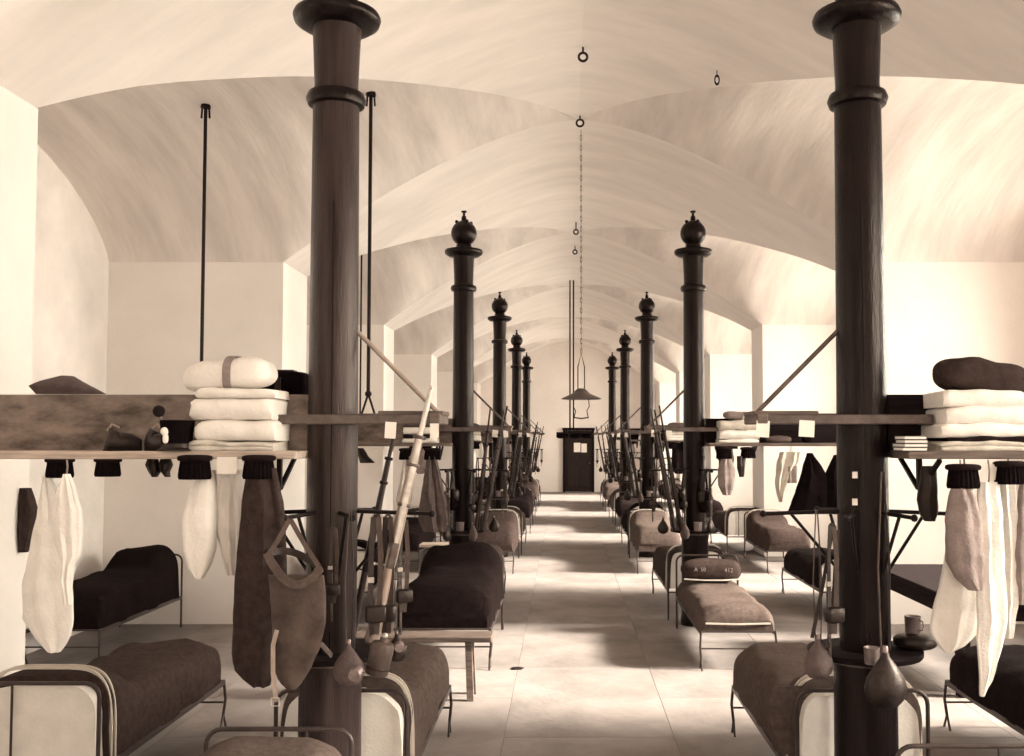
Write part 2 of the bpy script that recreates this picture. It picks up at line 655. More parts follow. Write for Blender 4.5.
# end door
dL, dR = at(563, 437, YEND).x, at(594, 437, YEND).x
dz = 2.26
door = struct(empty('door_1', ((dL + dR) / 2, YEND - .002, 0)))
dw = dR - dL
MB().box((0, -.03, dz / 2), (dw - .16, .06, dz - .04)).build('door_leaf', 'door_wood', door)
for sx in (-1, 1):
    MB().box((sx * (dw / 2 - .04), -.05, dz / 2), (.09, .1, dz)).build('door_jamb', 'dark_wood', door)
MB().box((0, -.05, dz + .03), (dw + .06, .1, .09)).build('door_lintel', 'dark_wood', door)
for cz in (.55, 1.55):
    for sx in (-1, 1):
        MB().box((sx * .23, -.068, cz), (.36, .02, .75), bev=.008).build('door_panel', 'door_wood', door)
MB().sphere((.4, -.1, 1.05), .035).build('door_handle', 'steel', door, True)
MB().box((-.05, -.082, 1.62), (.24, .006, .34)).build('notice', 'paper', door)
MB().box((.2, -.082, 1.60), (.2, .006, .32)).build('notice', 'paper', door)

# ------------------------------------------------------------------ columns with their rifle racks
ORD = ['nearest', 'second', 'third', 'fourth', 'farthest']
ARM_Z, RACK_Z, TRAY_Z = 1.64, 2.08, 0.99

def make_column(s):
    """s: +1 when the aisle lies to +x of the column"""
    c = empty('iron_column', (0, 0, 0))
    MB().lathe([(.112, .97), (.118, 1.2), (.117, 1.9), (.113, 2.6), (.109, 3.55), (.108, 3.6), (.103, 3.68), (.113, 3.93), (.118, 3.98)], 32).build('shaft', 'iron', c, True)
    MB().box((.02 * s, -.1135, 2.05), (.006, .008, 2.1), Euler((.004, 0, 0))).build('casting_seam', 'black_iron', c)
    MB().lathe([(.155, 0), (.155, .08), (.146, .1), (.143, .9), (.15, .93), (.15, .97), (.11, .975)], 32).build('base_drum', 'iron', c, True)
    MB().lathe([(.112, .955), (.158, .955), (.163, .972), (.158, .99), (.112, .99)], 32).build('collar', 'steel', c, True)
    MB().lathe([(.108, 3.575), (.132, 3.582), (.142, 3.61), (.132, 3.638), (.105, 3.645)], 32).build('ring_moulding', 'iron', c, True)
    MB().lathe([(.113, 3.955), (.165, 3.962), (.20, 3.985), (.208, 4.01), (.20, 4.03), (.14, 4.045), (.085, 4.06), (.08, 4.09)], 32).build('capital_disc', 'iron', c, True)
    b = MB().sphere((0, 0, 4.215), .14, 24).build('ball_finial', 'iron', c, True)
    MB().lathe([(.03, 4.34), (.026, 4.4), (.014, 4.41), (.014, 4.44), (.03, 4.445), (.03, 4.46)], 10).build('spigot', 'iron', b, True)
    for a in range(4):
        t = a * PI / 2 + .5
        MB().sphere((.085 * math.cos(t), .085 * math.sin(t), 4.335), .02, 8).build('knob', 'iron', b, True)
    # rifle rack
    xa, xb = -.27 * s, .50 * s
    for yy in (-.15, .15):
        MB().box(((xa + xb) / 2, yy, RACK_Z + (.012 if yy > 0 else 0)), (abs(xb - xa), .024, .045), bev=.004).build('rack_bar', 'steel', c)
    MB().box((xa, 0, RACK_Z), (.03, .3, .05), bev=.005).build('rack_end', 'steel', c)
    MB().box((xb, 0, RACK_Z + .005), (.05, .34, .05), bev=.005).build('rack_end', 'bench_wood', c)
    MB().box(((xb + .17 * s) / 2 + .05 * s, 0, RACK_Z + .03), (.30, .26, .02), bev=.004).build('rack_board', 'bench_wood', c)
    MB().tube([(.11 * s, 0, 2.5), (xb, 0, RACK_Z + .03)], .011, 8).build('rack_brace', 'steel', c, True)
    for a in range(6):
        t = a * PI / 3
        ln = .47 if a == 0 else (.40 if a == 3 else .30)
        d = Vector((math.cos(t) * s, math.sin(t), 0))
        arm = MB().tube([d * .1 + Vector((0, 0, ARM_Z + .012)), d * ln + Vector((0, 0, ARM_Z))], .0095, 8).build('hook_arm', 'black_iron', c, True)
        MB().sphere(d * ln + Vector((0, 0, ARM_Z)), .017, 10).build('ball_tip', 'black_iron', arm, True)
        MB().tube([d * .112 + Vector((0, 0, ARM_Z - .27)), d * (ln * .72) + Vector((0, 0, ARM_Z))], .008, 6).build('arm_brace', 'black_iron', arm, True)
    MB().lathe([(.14, .985), (.255, .985), (.262, .998), (.262, 1.012), (.14, 1.012)], 28).build('butt_tray', 'dark_wood', c, True)
    return c

cards = {}
protos = {1: make_column(1), -1: make_column(-1)}
columns = {}
for k in range(5):
    for side in (-1, 1):
        s = -side
        first = k == 0
        o = protos[s] if first else copy_tree(protos[s])
        o.location = (XL if side < 0 else XR, Y0 + S * k, 0)
        sd = 'left' if side < 0 else 'right'
        tag(o, '%s dark cast-iron column of the %s row with ball finial and rifle rack' % (ORD[k], sd), 'column', 'cast-iron columns along the aisle')
        columns[(k, side)] = o
for (k, side), o in columns.items():
    s = -side
    if k == 0 and side < 0:
        spots = [(.30, -.165, .05), (.50, -.165, .04)]
    elif k == 0:
        spots = [(-.30, -.165, .07), (-.50, -.165, .06)]
    else:
        spots = [(s * random.uniform(.28, .36), -.165, .06), (s * random.uniform(.44, .52), -.165, .05)]
    for (x, y, w) in spots:
        MB().box((x, y - .0, RACK_Z - .04 - random.uniform(0, .01)), (w, .003, .075), Euler((0, random.uniform(-.1, .1), 0))).build('name_card', 'paper', o)
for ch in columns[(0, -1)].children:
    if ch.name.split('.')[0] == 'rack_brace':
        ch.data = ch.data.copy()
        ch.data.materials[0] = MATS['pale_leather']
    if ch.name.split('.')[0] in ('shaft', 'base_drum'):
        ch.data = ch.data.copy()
        ch.data.materials[0] = MATS['highlight_iron']  # highlights of this column are painted as lighter streaks
c = columns[(0, 1)]
for py in (475, 502):
    p = at(855, py, 4.60)
    MB().box((p.x - XR, -.118, p.z), (.024, .004, .03)).build('paper_tag', 'paper', c)

# ------------------------------------------------------------------ shelves between column and pier
SH_Z = 1.92
def make_shelf(k, side):
    sd = 'left' if side < 0 else 'right'
    y = Y0 + S * k
    xa, xb = (PL, XL - .10) if side < 0 else (XR + .12, PR)
    if k == 0 and side < 0:
        xa = PL
    o = empty('wall_shelf', ((xa + xb) / 2, y, 0), 0, 'long double-sided %s shelf running from the %s %s column to the pier' % ('pale-edged' if (k, side) == (0, -1) else 'dark', ORD[k], sd), 'shelf', 'barrack shelves')
    L = xb - xa
    for yy in (-.155, .155):
        MB().box((0, yy, SH_Z), (L, .27, .035), bev=.004).build('shelf_plank', 'plank_wood' if (k, side) == (0, -1) else 'bench_wood', o)
    MB().box((0, 0, SH_Z + .145), (L, .03, .27), bev=.004).build('upright_board', 'shelf_wood' if side < 0 else 'dark_wood', o)
    for sx in (-.42, .42):
        b = MB()
        for yy in (-1, 1):
            b.bar((sx * L, yy * .26, SH_Z - .025), (sx * L, yy * .02, SH_Z - .16), .02, .015)
        b.box((sx * L, 0, SH_Z - .09), (.02, .03, .16))
        b.build('bracket', 'black_iron', o)
    return o
for k in range(5):
    for side in (-1, 1):
        make_shelf(k, side)
SHT = SH_Z + .0175      # top of the planks

# ------------------------------------------------------------------ beds
def bed_body(L, w, z0, z1, bump, y0, y1, seed, lump=.028, head_open=True, over=0.0):
    """closed rounded body along y (head at y0) with a raised bolster end"""
    m = MB()
    secs = []
    N = 30
    for i in range(N + 1):
        t = i / N
        y = lerp(y0, y1, t)
        e = 1.0
        if t > .88:
            e = math.sqrt(max(0.0, 1 - ((t - .88) / .12) ** 2)) ** .6
        if not head_open and t < .06:
            e = min(e, math.sqrt(max(0, 1 - ((.06 - t) / .06) ** 2)) ** .6)
        hd = bump * (1 / (1 + math.exp((y - .42) / .05)))
        secs.append((y, e, hd))
    n = 26
    vs, fs = [], []
    for i, (y, e, hd) in enumerate(secs):
        top = lerp(z0 + .05, z1, max(.15, e)) + hd
        for j in range(n):
            a = PI * j / (n - 1)
            cx, sz = -math.cos(a), math.sin(a)
            x = math.copysign(abs(cx) ** .42, cx) * (w / 2 + over) * (0.93 + .07 * e)
            z = (z0 - over * 2) + (top - z0 + over * 2) * abs(sz) ** .45
            q = Vector((x * 5 + seed, y * 4, z * 5))
            nz = noise.noise(q) * lump + noise.noise(q * 2.7) * lump * .45
            z += nz * abs(sz) ** .5
            x += noise.noise(q + Vector((4, 9, 1))) * lump * .8 * (1 if abs(cx) > .5 else 0)
            vs.append((x, y, z))
    for i in range(len(secs) - 1):
        for j in range(n - 1):
            fs.append((i * n + j, i * n + j + 1, (i + 1) * n + j + 1, (i + 1) * n + j))
        fs.append((i * n + n - 1, i * n, (i + 1) * n, (i + 1) * n + n - 1))
    fs.append(tuple(range(n)))
    q = (len(secs) - 1) * n
    fs.append(tuple(range(q + n - 1, q - 1, -1)))
    m.add(vs, fs)
    return m

def arc_u(w, h, r, y, n=5):
    pts = [(-w / 2, y, 0)]
    for i in range(n + 1):
        a = PI - (PI / 2) * i / n
        pts.append((-w / 2 + r + r * math.cos(a), y, h - r + r * math.sin(a)))
    for i in range(n + 1):
        a = PI / 2 - (PI / 2) * i / n
        pts.append((w / 2 - r + r * math.cos(a), y, h - r + r * math.sin(a)))
    pts.append((w / 2, y, 0))
    return pts

BED_L, BED_W = 1.86, .64
BUMPY = .028
def make_bed(blanket='blanket', seed=0.0, head_h=.76, stripe=True, z1=.64, bump=.15):
    b = empty('iron_bed', (0, 0, 0))
    hf = MB().tube(arc_u(BED_W, head_h, .07, 0), .011, 8).build('head_frame', 'bed_iron', b, True)
    MB().tube([(-BED_W / 2, 0, .30), (BED_W / 2, 0, .30)], .009, 6).build('cross_bar', 'bed_iron', hf, True)
    MB().tube([(-.12, 0, .30), (-.12, 0, head_h - .01)], .007, 6).build('spindle', 'bed_iron', hf, True)
    for sx in (-1, 1):
        MB().box((sx * BED_W / 2, BED_L / 2, .315), (.018, BED_L, .035)).build('side_rail', 'bed_iron', b)
        lg = MB()
        x = sx * (BED_W / 2)
        lg.tube([(x, BED_L, .33), (x * 1.03, BED_L + .015, .2), (x, BED_L, .09)], .010, 8)
        lg.tube([(x, BED_L, .1), (x, BED_L - .055, .0)], .008, 6)
        lg.tube([(x, BED_L, .1), (x, BED_L + .055, .0)], .008, 6)
        lg.build('foot_leg', 'bed_iron', b, True)
    MB().tube([(-BED_W / 2, BED_L, .18), (BED_W / 2, BED_L, .18)], .007, 6).build('stretcher', 'bed_iron', b, True)
    MB().tube([(-BED_W / 2, BED_L, .325), (BED_W / 2, BED_L, .325)], .009, 6).build('foot_rail', 'bed_iron', b, True)
    for i in range(5):
        MB().box((0, .25 + i * .36, .325), (BED_W, .05, .006)).build('slat', 'bed_iron', b)
    bed_body(BED_L, BED_W - .05, .335, z1 - .035, bump * .9, .03, BED_L - .06, seed).build('mattress', 'linen', b, True)
    bl = bed_body(BED_L, BED_W - .03, .365, z1, bump, .10, BED_L + .0, seed, over=.02).build('blanket', blanket, b, True)
    if stripe:
        # two woven stripes over the head edge
        for yy in (.125, .17):
            pts = []
            n = 26
            top = z1 + bump
            for j in range(n):
                a = PI * j / (n - 1)
                cx, sz = -math.cos(a), math.sin(a)
                x = math.copysign(abs(cx) ** .42, cx) * ((BED_W - .03) / 2 + .022)
                z = .34 + (top + .02 - .34) * abs(sz) ** .45
                pts.append((x, yy, z))
            MB().ribbon(pts, .012, .014, side=(0, 1, 0)).build('stripe', 'stripe', bl)
    return b

bed_protos = {}
def bed(x, y, facing, kind, label, dx=0.0, first_kw={}):
    """facing +1: foot away from the camera; -1: foot towards the camera"""
    if kind not in bed_protos:
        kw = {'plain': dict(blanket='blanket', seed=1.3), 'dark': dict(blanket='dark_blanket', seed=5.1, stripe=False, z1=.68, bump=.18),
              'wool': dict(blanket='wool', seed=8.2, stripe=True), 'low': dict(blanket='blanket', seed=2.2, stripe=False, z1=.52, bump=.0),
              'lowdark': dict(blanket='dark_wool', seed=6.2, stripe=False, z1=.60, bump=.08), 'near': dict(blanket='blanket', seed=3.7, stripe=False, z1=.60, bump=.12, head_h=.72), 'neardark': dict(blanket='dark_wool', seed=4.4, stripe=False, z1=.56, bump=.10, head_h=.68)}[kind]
        bed_protos[kind] = make_bed(**kw)
        o = bed_protos[kind]
    else:
        o = copy_tree(bed_protos[kind])
    o.location = (x, y, 0)
    o.rotation_euler = (0, 0, (0 if facing > 0 else PI) + dx)
    tag(o, label, 'bed', 'iron barrack beds')
    return o

# nearest beds, partly below the frame
bed(-1.25, 4.45, -1, 'near', 'iron bed with grey-brown blanket at the bottom edge below the leather apron')
bed(1.74, 4.34, -1, 'neardark', 'dark-blanketed iron bed at the bottom right corner in front of the nearest right column')
bed(-1.09, 4.96, 1, 'plain', 'iron bed behind the nearest left column with white mattress end and grey blanket')
r1 = bed(1.46, 4.96, 1, 'plain', 'iron bed behind the nearest right column, pale-striped grey blanket hanging at its head')
bed(-2.66, 5.10, 1, 'wool', 'iron bed under the white laundry at far left with white mattress end showing')
bed(2.95, 5.10, 1, 'lowdark', 'dark iron bed at the right edge below the hanging towel')
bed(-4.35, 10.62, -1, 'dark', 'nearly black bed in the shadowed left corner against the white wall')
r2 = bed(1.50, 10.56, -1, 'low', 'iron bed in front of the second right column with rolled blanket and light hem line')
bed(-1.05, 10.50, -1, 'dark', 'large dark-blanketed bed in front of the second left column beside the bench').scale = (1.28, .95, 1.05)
for k in range(1, 5):
    for side in (-1, 1):
        sd = 'left' if side < 0 else 'right'
        y = Y0 + S * k
        xi = (-1.05 if side < 0 else 1.44)
        xo = (-2.45 if side < 0 else 3.0)
        kinds = ['wool', 'plain', 'dark', 'wool', 'lowdark', 'wool']
        if k > 1:
            bed(xi + random.uniform(-.05, .05), y - .25, -1, kinds[(k * 3 + side) % 6], 'iron bed on the near side of the %s %s column beside the aisle' % (ORD[k], sd))
            bed(xo + random.uniform(-.05, .05) + (.3 if (k, side) == (2, 1) else 0), y - .25, -1, kinds[(k * 2 + side + 1) % 6], 'iron bed on the near side of the %s %s shelf, away from the aisle' % (ORD[k], sd))
        bed(xi + random.uniform(-.05, .05), y + .25, 1, kinds[(k * 5 + side + 3) % 6], 'iron bed on the far side of the %s %s column beside the aisle' % (ORD[k], sd))
        bed(xo + random.uniform(-.05, .05) + (.12 if side > 0 else 0), y + .25, 1, kinds[(k + side + 2) % 6], 'iron bed on the far side of the %s %s shelf, away from the aisle' % (ORD[k], sd))
# rolled blanket at the head of the bed before the second right column
rb = MB().quadric((0, 0, 0), (.31, .13, .115), .75, .45, 28, 16, .02, 7, 2.0).build('rolled_blanket', 'wool', None, True, loc=(1.50, 10.28, .645))
tag(rb, 'dark rolled blanket with stamped marks on the bed before the second right column', 'blanket')
MB().ribbon([(-.29, -.128, -.075), (-.1, -.142, -.085), (.1, -.142, -.085), (.29, -.128, -.075)], .012, .006, side=(0, 0, 1)).build('hem_stripe', 'stripe', rb)

def stamp(txt, size, loc, rot, parent, material):
    cu = bpy.data.curves.new('stamp', 'FONT')
    cu.body = txt
    cu.size = size
    cu.extrude = .0008
    cu.align_x = 'CENTER'
    tmp = bpy.data.objects.new('stamp', cu)
    me = bpy.data.meshes.new_from_object(tmp)
    bpy.data.objects.remove(tmp)
    me.materials.clear()
    me.materials.append(MATS[material])
    o = bpy.data.objects.new('stamped_mark', me)
    COL.objects.link(o)
    o.parent = parent
    o.location = loc
    o.rotation_euler = rot
    return o
stamp('A  50', .052, (-.13, -.139, .005), (PI / 2 - .1, 0, 0), rb, 'grey_linen')
stamp('412', .06, (.16, -.139, -.005), (PI / 2 - .1, 0, 0), rb, 'grey_linen')

# blanket corner hanging at the head of the bed behind the nearest right column
cs = px_rows([(686, 772, 812), (700, 768, 806), (715, 768, 796), (730, 772, 793), (745, 780, 798), (758, 790, 802)], 5.08, .022, 16)
MB().loft([(a - 1.46, b - 4.96, c_, d, e) for (a, b, c_, d, e) in cs], 24, .8, .008, 4, 2.0, .006).build('blanket_corner', 'blanket', r1, True)
# hem line at the foot of that bed
MB().ribbon([(-.28, BED_L + .006, .395), (0, BED_L + .012, .39), (.28, BED_L + .006, .395)], .014, .008, side=(0, 0, 1)).build('hem_line', 'stripe', r2)

# ------------------------------------------------------------------ cloth, bags and kit
def hanging(name, rows, Y, material, label, cat, depth=.03, rip=.012, rf=7, seed=1.0, amp=.006, group=None, cord=None, sq=.8):
    """a hanging cloth object; origin at its top"""
    secs = px_rows(rows, Y, depth)
    top = Vector((secs[0][0], Y, secs[0][2]))
    secs = [(a - top.x, b - top.y, c - top.z, d, e) for (a, b, c, d, e) in secs]
    m = MB().loft(secs, 36, sq, rip, rf, seed, amp)
    if cord is None:
        o = m.build(name, material, None, True, loc=top)
        return tag(o, label, cat, group)
    root = empty(name, top, 0, label, cat, group)
    m.build('cloth', material, root, True)
    zt = SH_Z - .02 - top.z if cord == 'shelf' else cord
    MB().tube([(0, 0, -.01), (.004, 0, zt * .5), (0, 0, zt)], .004, 6).build('cord', 'grey_linen', root, True)
    return root

def folded(name, w, d, h, loc, material, label, layers=3, seed=0.0, rz=0.0, cat='linen', group=None, sag=0.0, front=-1):
    """a folded cloth: rounded fold lips on the front edge"""
    prof = []
    for l in range(layers):
        hh = h / layers
        z0 = l * hh
        for q in range(7):
            a = -PI / 2 + PI * q / 6
            prof.append((front * (d / 2 - hh * .4 + hh * .45 * math.cos(a)), z0 + hh / 2 + hh * .5 * math.sin(a) * .98))
    prof += [(-front * d / 2, h), (-front * d / 2, 0)]
    n = len(prof)
    vs, fs = [], []
    NXs = 22
    for i in range(NXs + 1):
        t = i / NXs
        e = min(1.0, math.sqrt(max(0, 1 - (abs(t - .5) * 2) ** 10)))
        x = (t - .5) * w
        for (y, z) in prof:
            q = Vector((x * 9 + seed, y * 7, z * 14))
            dz = noise.noise(q) * .010 * (z / h) + sag * math.sin(t * PI) * (z / h)
            vs.append((x + noise.noise(Vector((z * 40 + seed, 3, seed))) * .012 * (1 if t > .5 else -1) * (abs(t - .5) * 2), y * (.94 + .06 * e) + noise.noise(q * 1.7) * .008, z * (.86 + .14 * e) + dz))
    for i in range(NXs):
        for j in range(n):
            k = (j + 1) % n
            fs.append((i * n + j, i * n + k, (i + 1) * n + k, (i + 1) * n + j))
    fs.append(tuple(range(n - 1, -1, -1)))
    fs.append(tuple(range(NXs * n, NXs * n + n)))
    o = MB().add(vs, fs).build(name, material, None, True, loc=loc, rot=(0, 0, rz))
    return tag(o, label, cat, group)

def bundle(name, s, loc, material, label, strap=None, seed=0.0, rz=0.0, tilt=0.0, cat='bundle', group=None, e=(.7, .5)):
    root = empty(name, loc, rz, label, cat, group)
    R = Euler((0, tilt, 0)).to_matrix()
    MB().quadric((0, 0, s[2] * .92), s, e[0], e[1], 30, 18, min(s) * .22, 8, seed, R, True).build('cloth', material, root, True)
    if strap:
        pts = []
        for i in range(25):
            a = 2 * PI * i / 24
            sp = lambda v, ee: math.copysign(abs(v) ** ee, v)
            p = Vector((.02 + .012 * math.sin(a), (s[1] + .006) * sp(math.cos(a), .72), (s[2] + .006) * sp(math.sin(a), .72)))
            pts.append(R @ p + Vector((0, 0, s[2] * .92)))
        MB().ribbon(pts, .035, .006, side=(1, 0, 0)).build('strap', strap, root)
    return root

def make_epaulette():
    r = empty('epaulette', (0, 0, 0))
    MB().quadric((0, 0, -.006), (.075, .055, .016), .6, .8, 24, 8, .003, 20, 1).build('pad', 'dark_wool', r, True)
    MB().lathe([(.066, -.098), (.070, -.085), (.066, -.05), (.060, -.012), (.05, -.006)], 44, jag=.05, R=Matrix.Diagonal((1, .7, 1))).build('fringe', 'black_wool', r)
    return r
ep0 = [None]
def epaulette(px, py, Y, label, sc=1.0, group='fringed epaulettes'):
    if ep0[0] is None:
        ep0[0] = make_epaulette(); o = ep0[0]
    else:
        o = copy_tree(ep0[0])
    o.location = at(px, py, Y)
    o.scale = (sc, sc, sc)
    return tag(o, label, 'epaulette', group)

def card(px0, py0, px1, py1, Y, label):
    a, b = at(px0, py0, Y), at(px1, py1, Y)
    o = MB().box((0, 0, -(a.z - b.z) / 2), (abs(b.x - a.x), .003, a.z - b.z)).build('name_card', 'paper', None, False, loc=((a.x + b.x) / 2, Y, a.z))
    return tag(o, label, 'card', 'name cards on the shelves')

SF = Y0 - .30        # just before the front edge of the nearest shelves
# --- nearest left shelf: on top
p = at(105, 453, 4.55)
for i, (px, w) in enumerate(((124, .10), (160, .09))):
    # crumpled leather shoes
    q = at(px, 452, 4.52)
    sh = empty('shoe', (q.x, 4.52, SHT), 0.5 - i * .9, 'dark leather shoe %s on the nearest left shelf' % ('lying on its side' if i == 0 else 'standing beside the kepi'), 'shoe', 'shoes on the nearest left shelf')
    m_ = MB()
    secs = []
    for j in range(15):
        t = j / 14
        z = .035 + .02 * math.sin(t * PI) + (.035 if t < .35 else 0) * (1 - t / .35 if t < .35 else 0)
        secs.append((t, z))
    vs, fs = [], []
    for j, (t, z) in enumerate(secs):
        hw = .028 * (.75 + .5 * math.sin(PI * min(1, t * 1.1 + .1))) * (1 if 0 < j < 14 else .4)
        for a in range(12):
            th = 2 * PI * a / 12
            vs.append(((t - .5) * .15 + (.012 * math.sin(th) if j < 5 else 0), hw * math.cos(th), max(0, z * .74 * (1 + math.sin(th)))))
    for j in range(14):
        for a in range(12):
            b_ = (a + 1) % 12
            fs.append((j * 12 + a, j * 12 + b_, (j + 1) * 12 + b_, (j + 1) * 12 + a))
    fs.append(tuple(range(12))); fs.append(tuple(range(14 * 12 + 11, 14 * 12 - 1, -1)))
    MB().add(vs, fs).build('upper', 'dark_leather', sh, True)
    MB().box((0, 0, .006), (.15, .05, .012), bev=.005).build('sole', 'black_iron', sh)
    MB().tube([(-.07, .01, .09), (-.05, .03, .12), (-.02, .02, .105)], .006, 6).build('lace', 'pale_leather', sh, True)

# kepi with pompon
q = at(177, 452, 4.47)
kp = empty('shako', (q.x, 4.47, SHT), 0, 'black shako with round pompon and pale badge on the nearest left shelf', 'hat')
MB().lathe([(.056, .008), (.058, .02), (.060, .07), (.066, .115), (.068, .12), (.06, .123), (.0, .118)], 28).build('crown', 'black_wool', kp, True)
MB().lathe([(.058, .012), (.0605, .012), (.0615, .03), (.058, .03)], 28).build('band', 'dark_leather', kp, True)
vs, fs = [], []
for j in range(15):
    a = PI + PI * j / 14
    for (r, z) in ((.056, .016), (.085, .004), (.086, .001), (.056, .011)):
        k_ = (1 if r < .06 else (.68 + .32 * abs(math.sin(a - PI)) ** .5))
        vs.append((r * k_ * math.cos(a), r * k_ * math.sin(a), z))
for j in range(14):
    for a in range(4):
        b_ = (a + 1) % 4
        fs.append((j * 4 + a, j * 4 + b_, (j + 1) * 4 + b_, (j + 1) * 4 + a))
MB().add(vs, fs).build('visor', 'dark_leather', kp, True)
bd = MB(); bd.sphere((-.028, -.058, .078), .017, 10, (1, .4, 1)); bd.build('badge', 'paper', kp, True)
MB().quadric((-.022, -.062, .05), (.012, .006, .02), .8, .8, 10, 6).build('badge_plate', 'paper', kp, True)
MB().tube([(-.05, -.03, .115), (-.058, -.032, .14)], .006, 6).build('pompon_stem', 'steel', kp, True)
MB().sphere((-.062, -.032, .158), .024, 14).build('pompon', 'pompon', kp, True)
kp.scale = (1.12, 1.12, 1.12)

# white linen stack and roll
zz = SHT
xc = at(240, 440, 4.55).x
stack = [(.38, .045, 'pale_cloth', 'lowest folded cloth with dark hem under the white linen stack'), (.35, .095, 'linen', 'thick folded white linen in the stack beside the shako, lower piece'),
         (.365, .10, 'linen', 'thick folded white linen in the stack beside the shako, middle piece'), (.35, .045, 'linen', 'top folded white sheet under the strapped bundle')]
for i, (w, h, mt, lb) in enumerate(stack):
    folded('folded_linen', w, .27, h, (xc + (.01 if i % 2 else -.01), 4.57, zz), mt, lb, 1 if i else 2, seed=i * 3.3, group='linen stack on the nearest left shelf')
    zz += h * .985
wb = bundle('strapped_bundle', (.20, .12, .075), (at(231, 380, 4.56).x, 4.56, zz - .005), 'linen', 'plump pale bundle with a strap on top of the white linen stack', strap='grey_linen', seed=2.5, tilt=-.10)
# knapsack behind the stack
a, b = at(275, 372, 4.93), at(297, 392, 4.93)
kn = empty('knapsack', ((a.x + b.x) / 2, 4.88, SHT), 0, 'black hide knapsack standing behind the white linen stack', 'knapsack')
MB().quadric((0, 0, .19), (.13, .09, .19), .25, .25, 24, 12, .006, 9, 1).build('bag', 'black_wool', kn, True)
MB().box((0, -.093, .25), (.03, .008, .2)).build('strap', 'dark_leather', kn)
MB().box((0, 0, .383), (.12, .08, .012), bev=.004).build('flap', 'dark_leather', kn)
# cap lying on the upright board
q = at(68, 394, 4.72)
fc = hanging('forage_cap', [(376, 62, 72), (381, 42, 80), (386, 30, 90), (391, 34, 100), (394, 36, 106)], 4.72, 'tan_cloth', 'flattened grey-brown forage cap lying on the top edge of the left shelf board', 'cap', depth=.07, rip=.004, amp=.004)

# epaulettes and cards under the near left shelf edge
for (px, w, lb) in ((195, 1.0, 'fringed epaulette hanging from the near left shelf below the shako'), (259, .98, 'fringed epaulette hanging from the near left shelf above the dark coat')):
    epaulette(px, 457, SF - .01, lb, w)
for (px, w, lb) in ((60, .85, 'small dark brush-like epaulette under the far left end of the shelf'), (108, .80, 'small dark brush-like epaulette under the shelf above the leather shoes')):
    epaulette(px, 459, SF + .06, lb, w)
card(217, 457, 237, 474, SF - .01, 'white name card between two fringed epaulettes on the left shelf edge')

# hanging laundry of the near left shelf
hanging('white_shirt', [(476, 44, 50), (500, 40, 62), (540, 32, 70), (580, 23, 72), (620, 23, 74), (642, 38, 68), (652, 48, 60)], 4.55, 'linen', 'long white cloth hanging from the far left of the shelf above a bed', 'cloth', .038, .010, 5, 1.2, cord='shelf')
hanging('laundry_bag', [(474, 64, 69), (487, 58, 75), (510, 53, 82), (540, 54, 82), (556, 60, 80), (563, 62, 74), (590, 62, 72), (604, 64, 72)], 4.40, 'linen', 'small gathered white laundry bag hanging beside the long white cloth', 'bag', .032, .007, 8, 2.0, cord='shelf')
hanging('dark_jacket', [(488, 20, 30), (510, 17, 37), (530, 16, 35), (552, 18, 28)], 5.64, 'wool', 'dark jacket hanging on the left pier behind the white cloth', 'jacket', .04, .01)
hanging('white_bag', [(470, 203, 213), (490, 191, 216), (520, 184, 217), (550, 184, 215), (568, 190, 209), (578, 197, 204)], 4.46, 'linen', 'full white bag hanging below the fringed epaulettes', 'bag', .06, .006, 4, 3.0, cord='shelf')
hanging('white_trousers', [(470, 212, 243), (500, 213, 245), (525, 214, 245), (545, 219, 242), (575, 226, 238)], 4.52, 'linen', 'white trousers hanging between the white bag and the dark coat', 'trousers', .035, .014, 8, 4.0, cord='shelf')
hanging('dark_coat', [(468, 247, 276), (500, 243, 283), (540, 239, 286), (580, 236, 286), (620, 234, 281), (655, 232, 275), (672, 236, 272), (686, 254, 269)], 4.42, 'wool', 'long dark wool coat hanging left of the nearest left column', 'coat', .055, .02, 5, 5.0, cord='shelf')
for (px, sx) in ((152, 1), (165, -1)):
    hanging('hanging_shoe', [(458, px - 4, px + 5), (465, px - 6, px + 7), (472, px - 3, px + 8 * (1 if sx > 0 else .5)), (477, px, px + 5)], 4.60, 'dark_leather', 'dark shoe dangling under the shelf, %s one' % ('left' if sx > 0 else 'right'), 'shoe', .03, .004, group='shoes hanging under the shelf')

# leather apron on the hook arm of the nearest left column
tip = Vector((XL - .40, Y0, ARM_Z))
ap = empty('leather_satchel', at(291, 519, 4.36), 0, 'worn leather satchel with wide rim hanging from the nearest left column', 'satchel')
org = ap.location.copy()
def L_(px, py, Y):
    return at(px, py, Y) - org
secs = px_rows([(575, 268, 324), (590, 270, 326), (620, 272, 326), (648, 272, 320), (668, 273, 311), (682, 279, 303), (689, 287, 296)], 4.30, .022, 22)
MB().loft([(a - org.x, b - org.y, c_ - org.z, d, e) for (a, b, c_, d, e) in secs], 40, .7, .004, 3, 1.0, .003).build('front_panel', 'leather', ap, True)
rim = MB()
pts = []
for i in range(17):
    t = i / 16
    px = lerp(267, 320, t)
    py = lerp(553, 568, t) + 24 * math.sin(PI * t) ** .8
    pts.append(L_(px, py, 4.285 - .03 * math.sin(PI * t)))
rim.ribbon(pts, .035, .012, side=(0, .3, 1)).build('rim', 'leather', ap, True)
pts2 = []
for i in range(13):
    t = i / 12
    pts2.append(L_(lerp(267, 320, t), lerp(553, 568, t) - 8 * math.sin(PI * t), 4.30 + .06 * math.sin(PI * t)))
MB().ribbon(pts2, .03, .008, side=(0, 0, 1)).build('back_panel', 'dark_leather', ap, True)
MB().ribbon([L_(290, 519, 4.36), L_(277, 542, 4.31), L_(267, 556, 4.29)], .02, .005, side=(1, .3, 0)).build('strap', 'leather', ap, True)
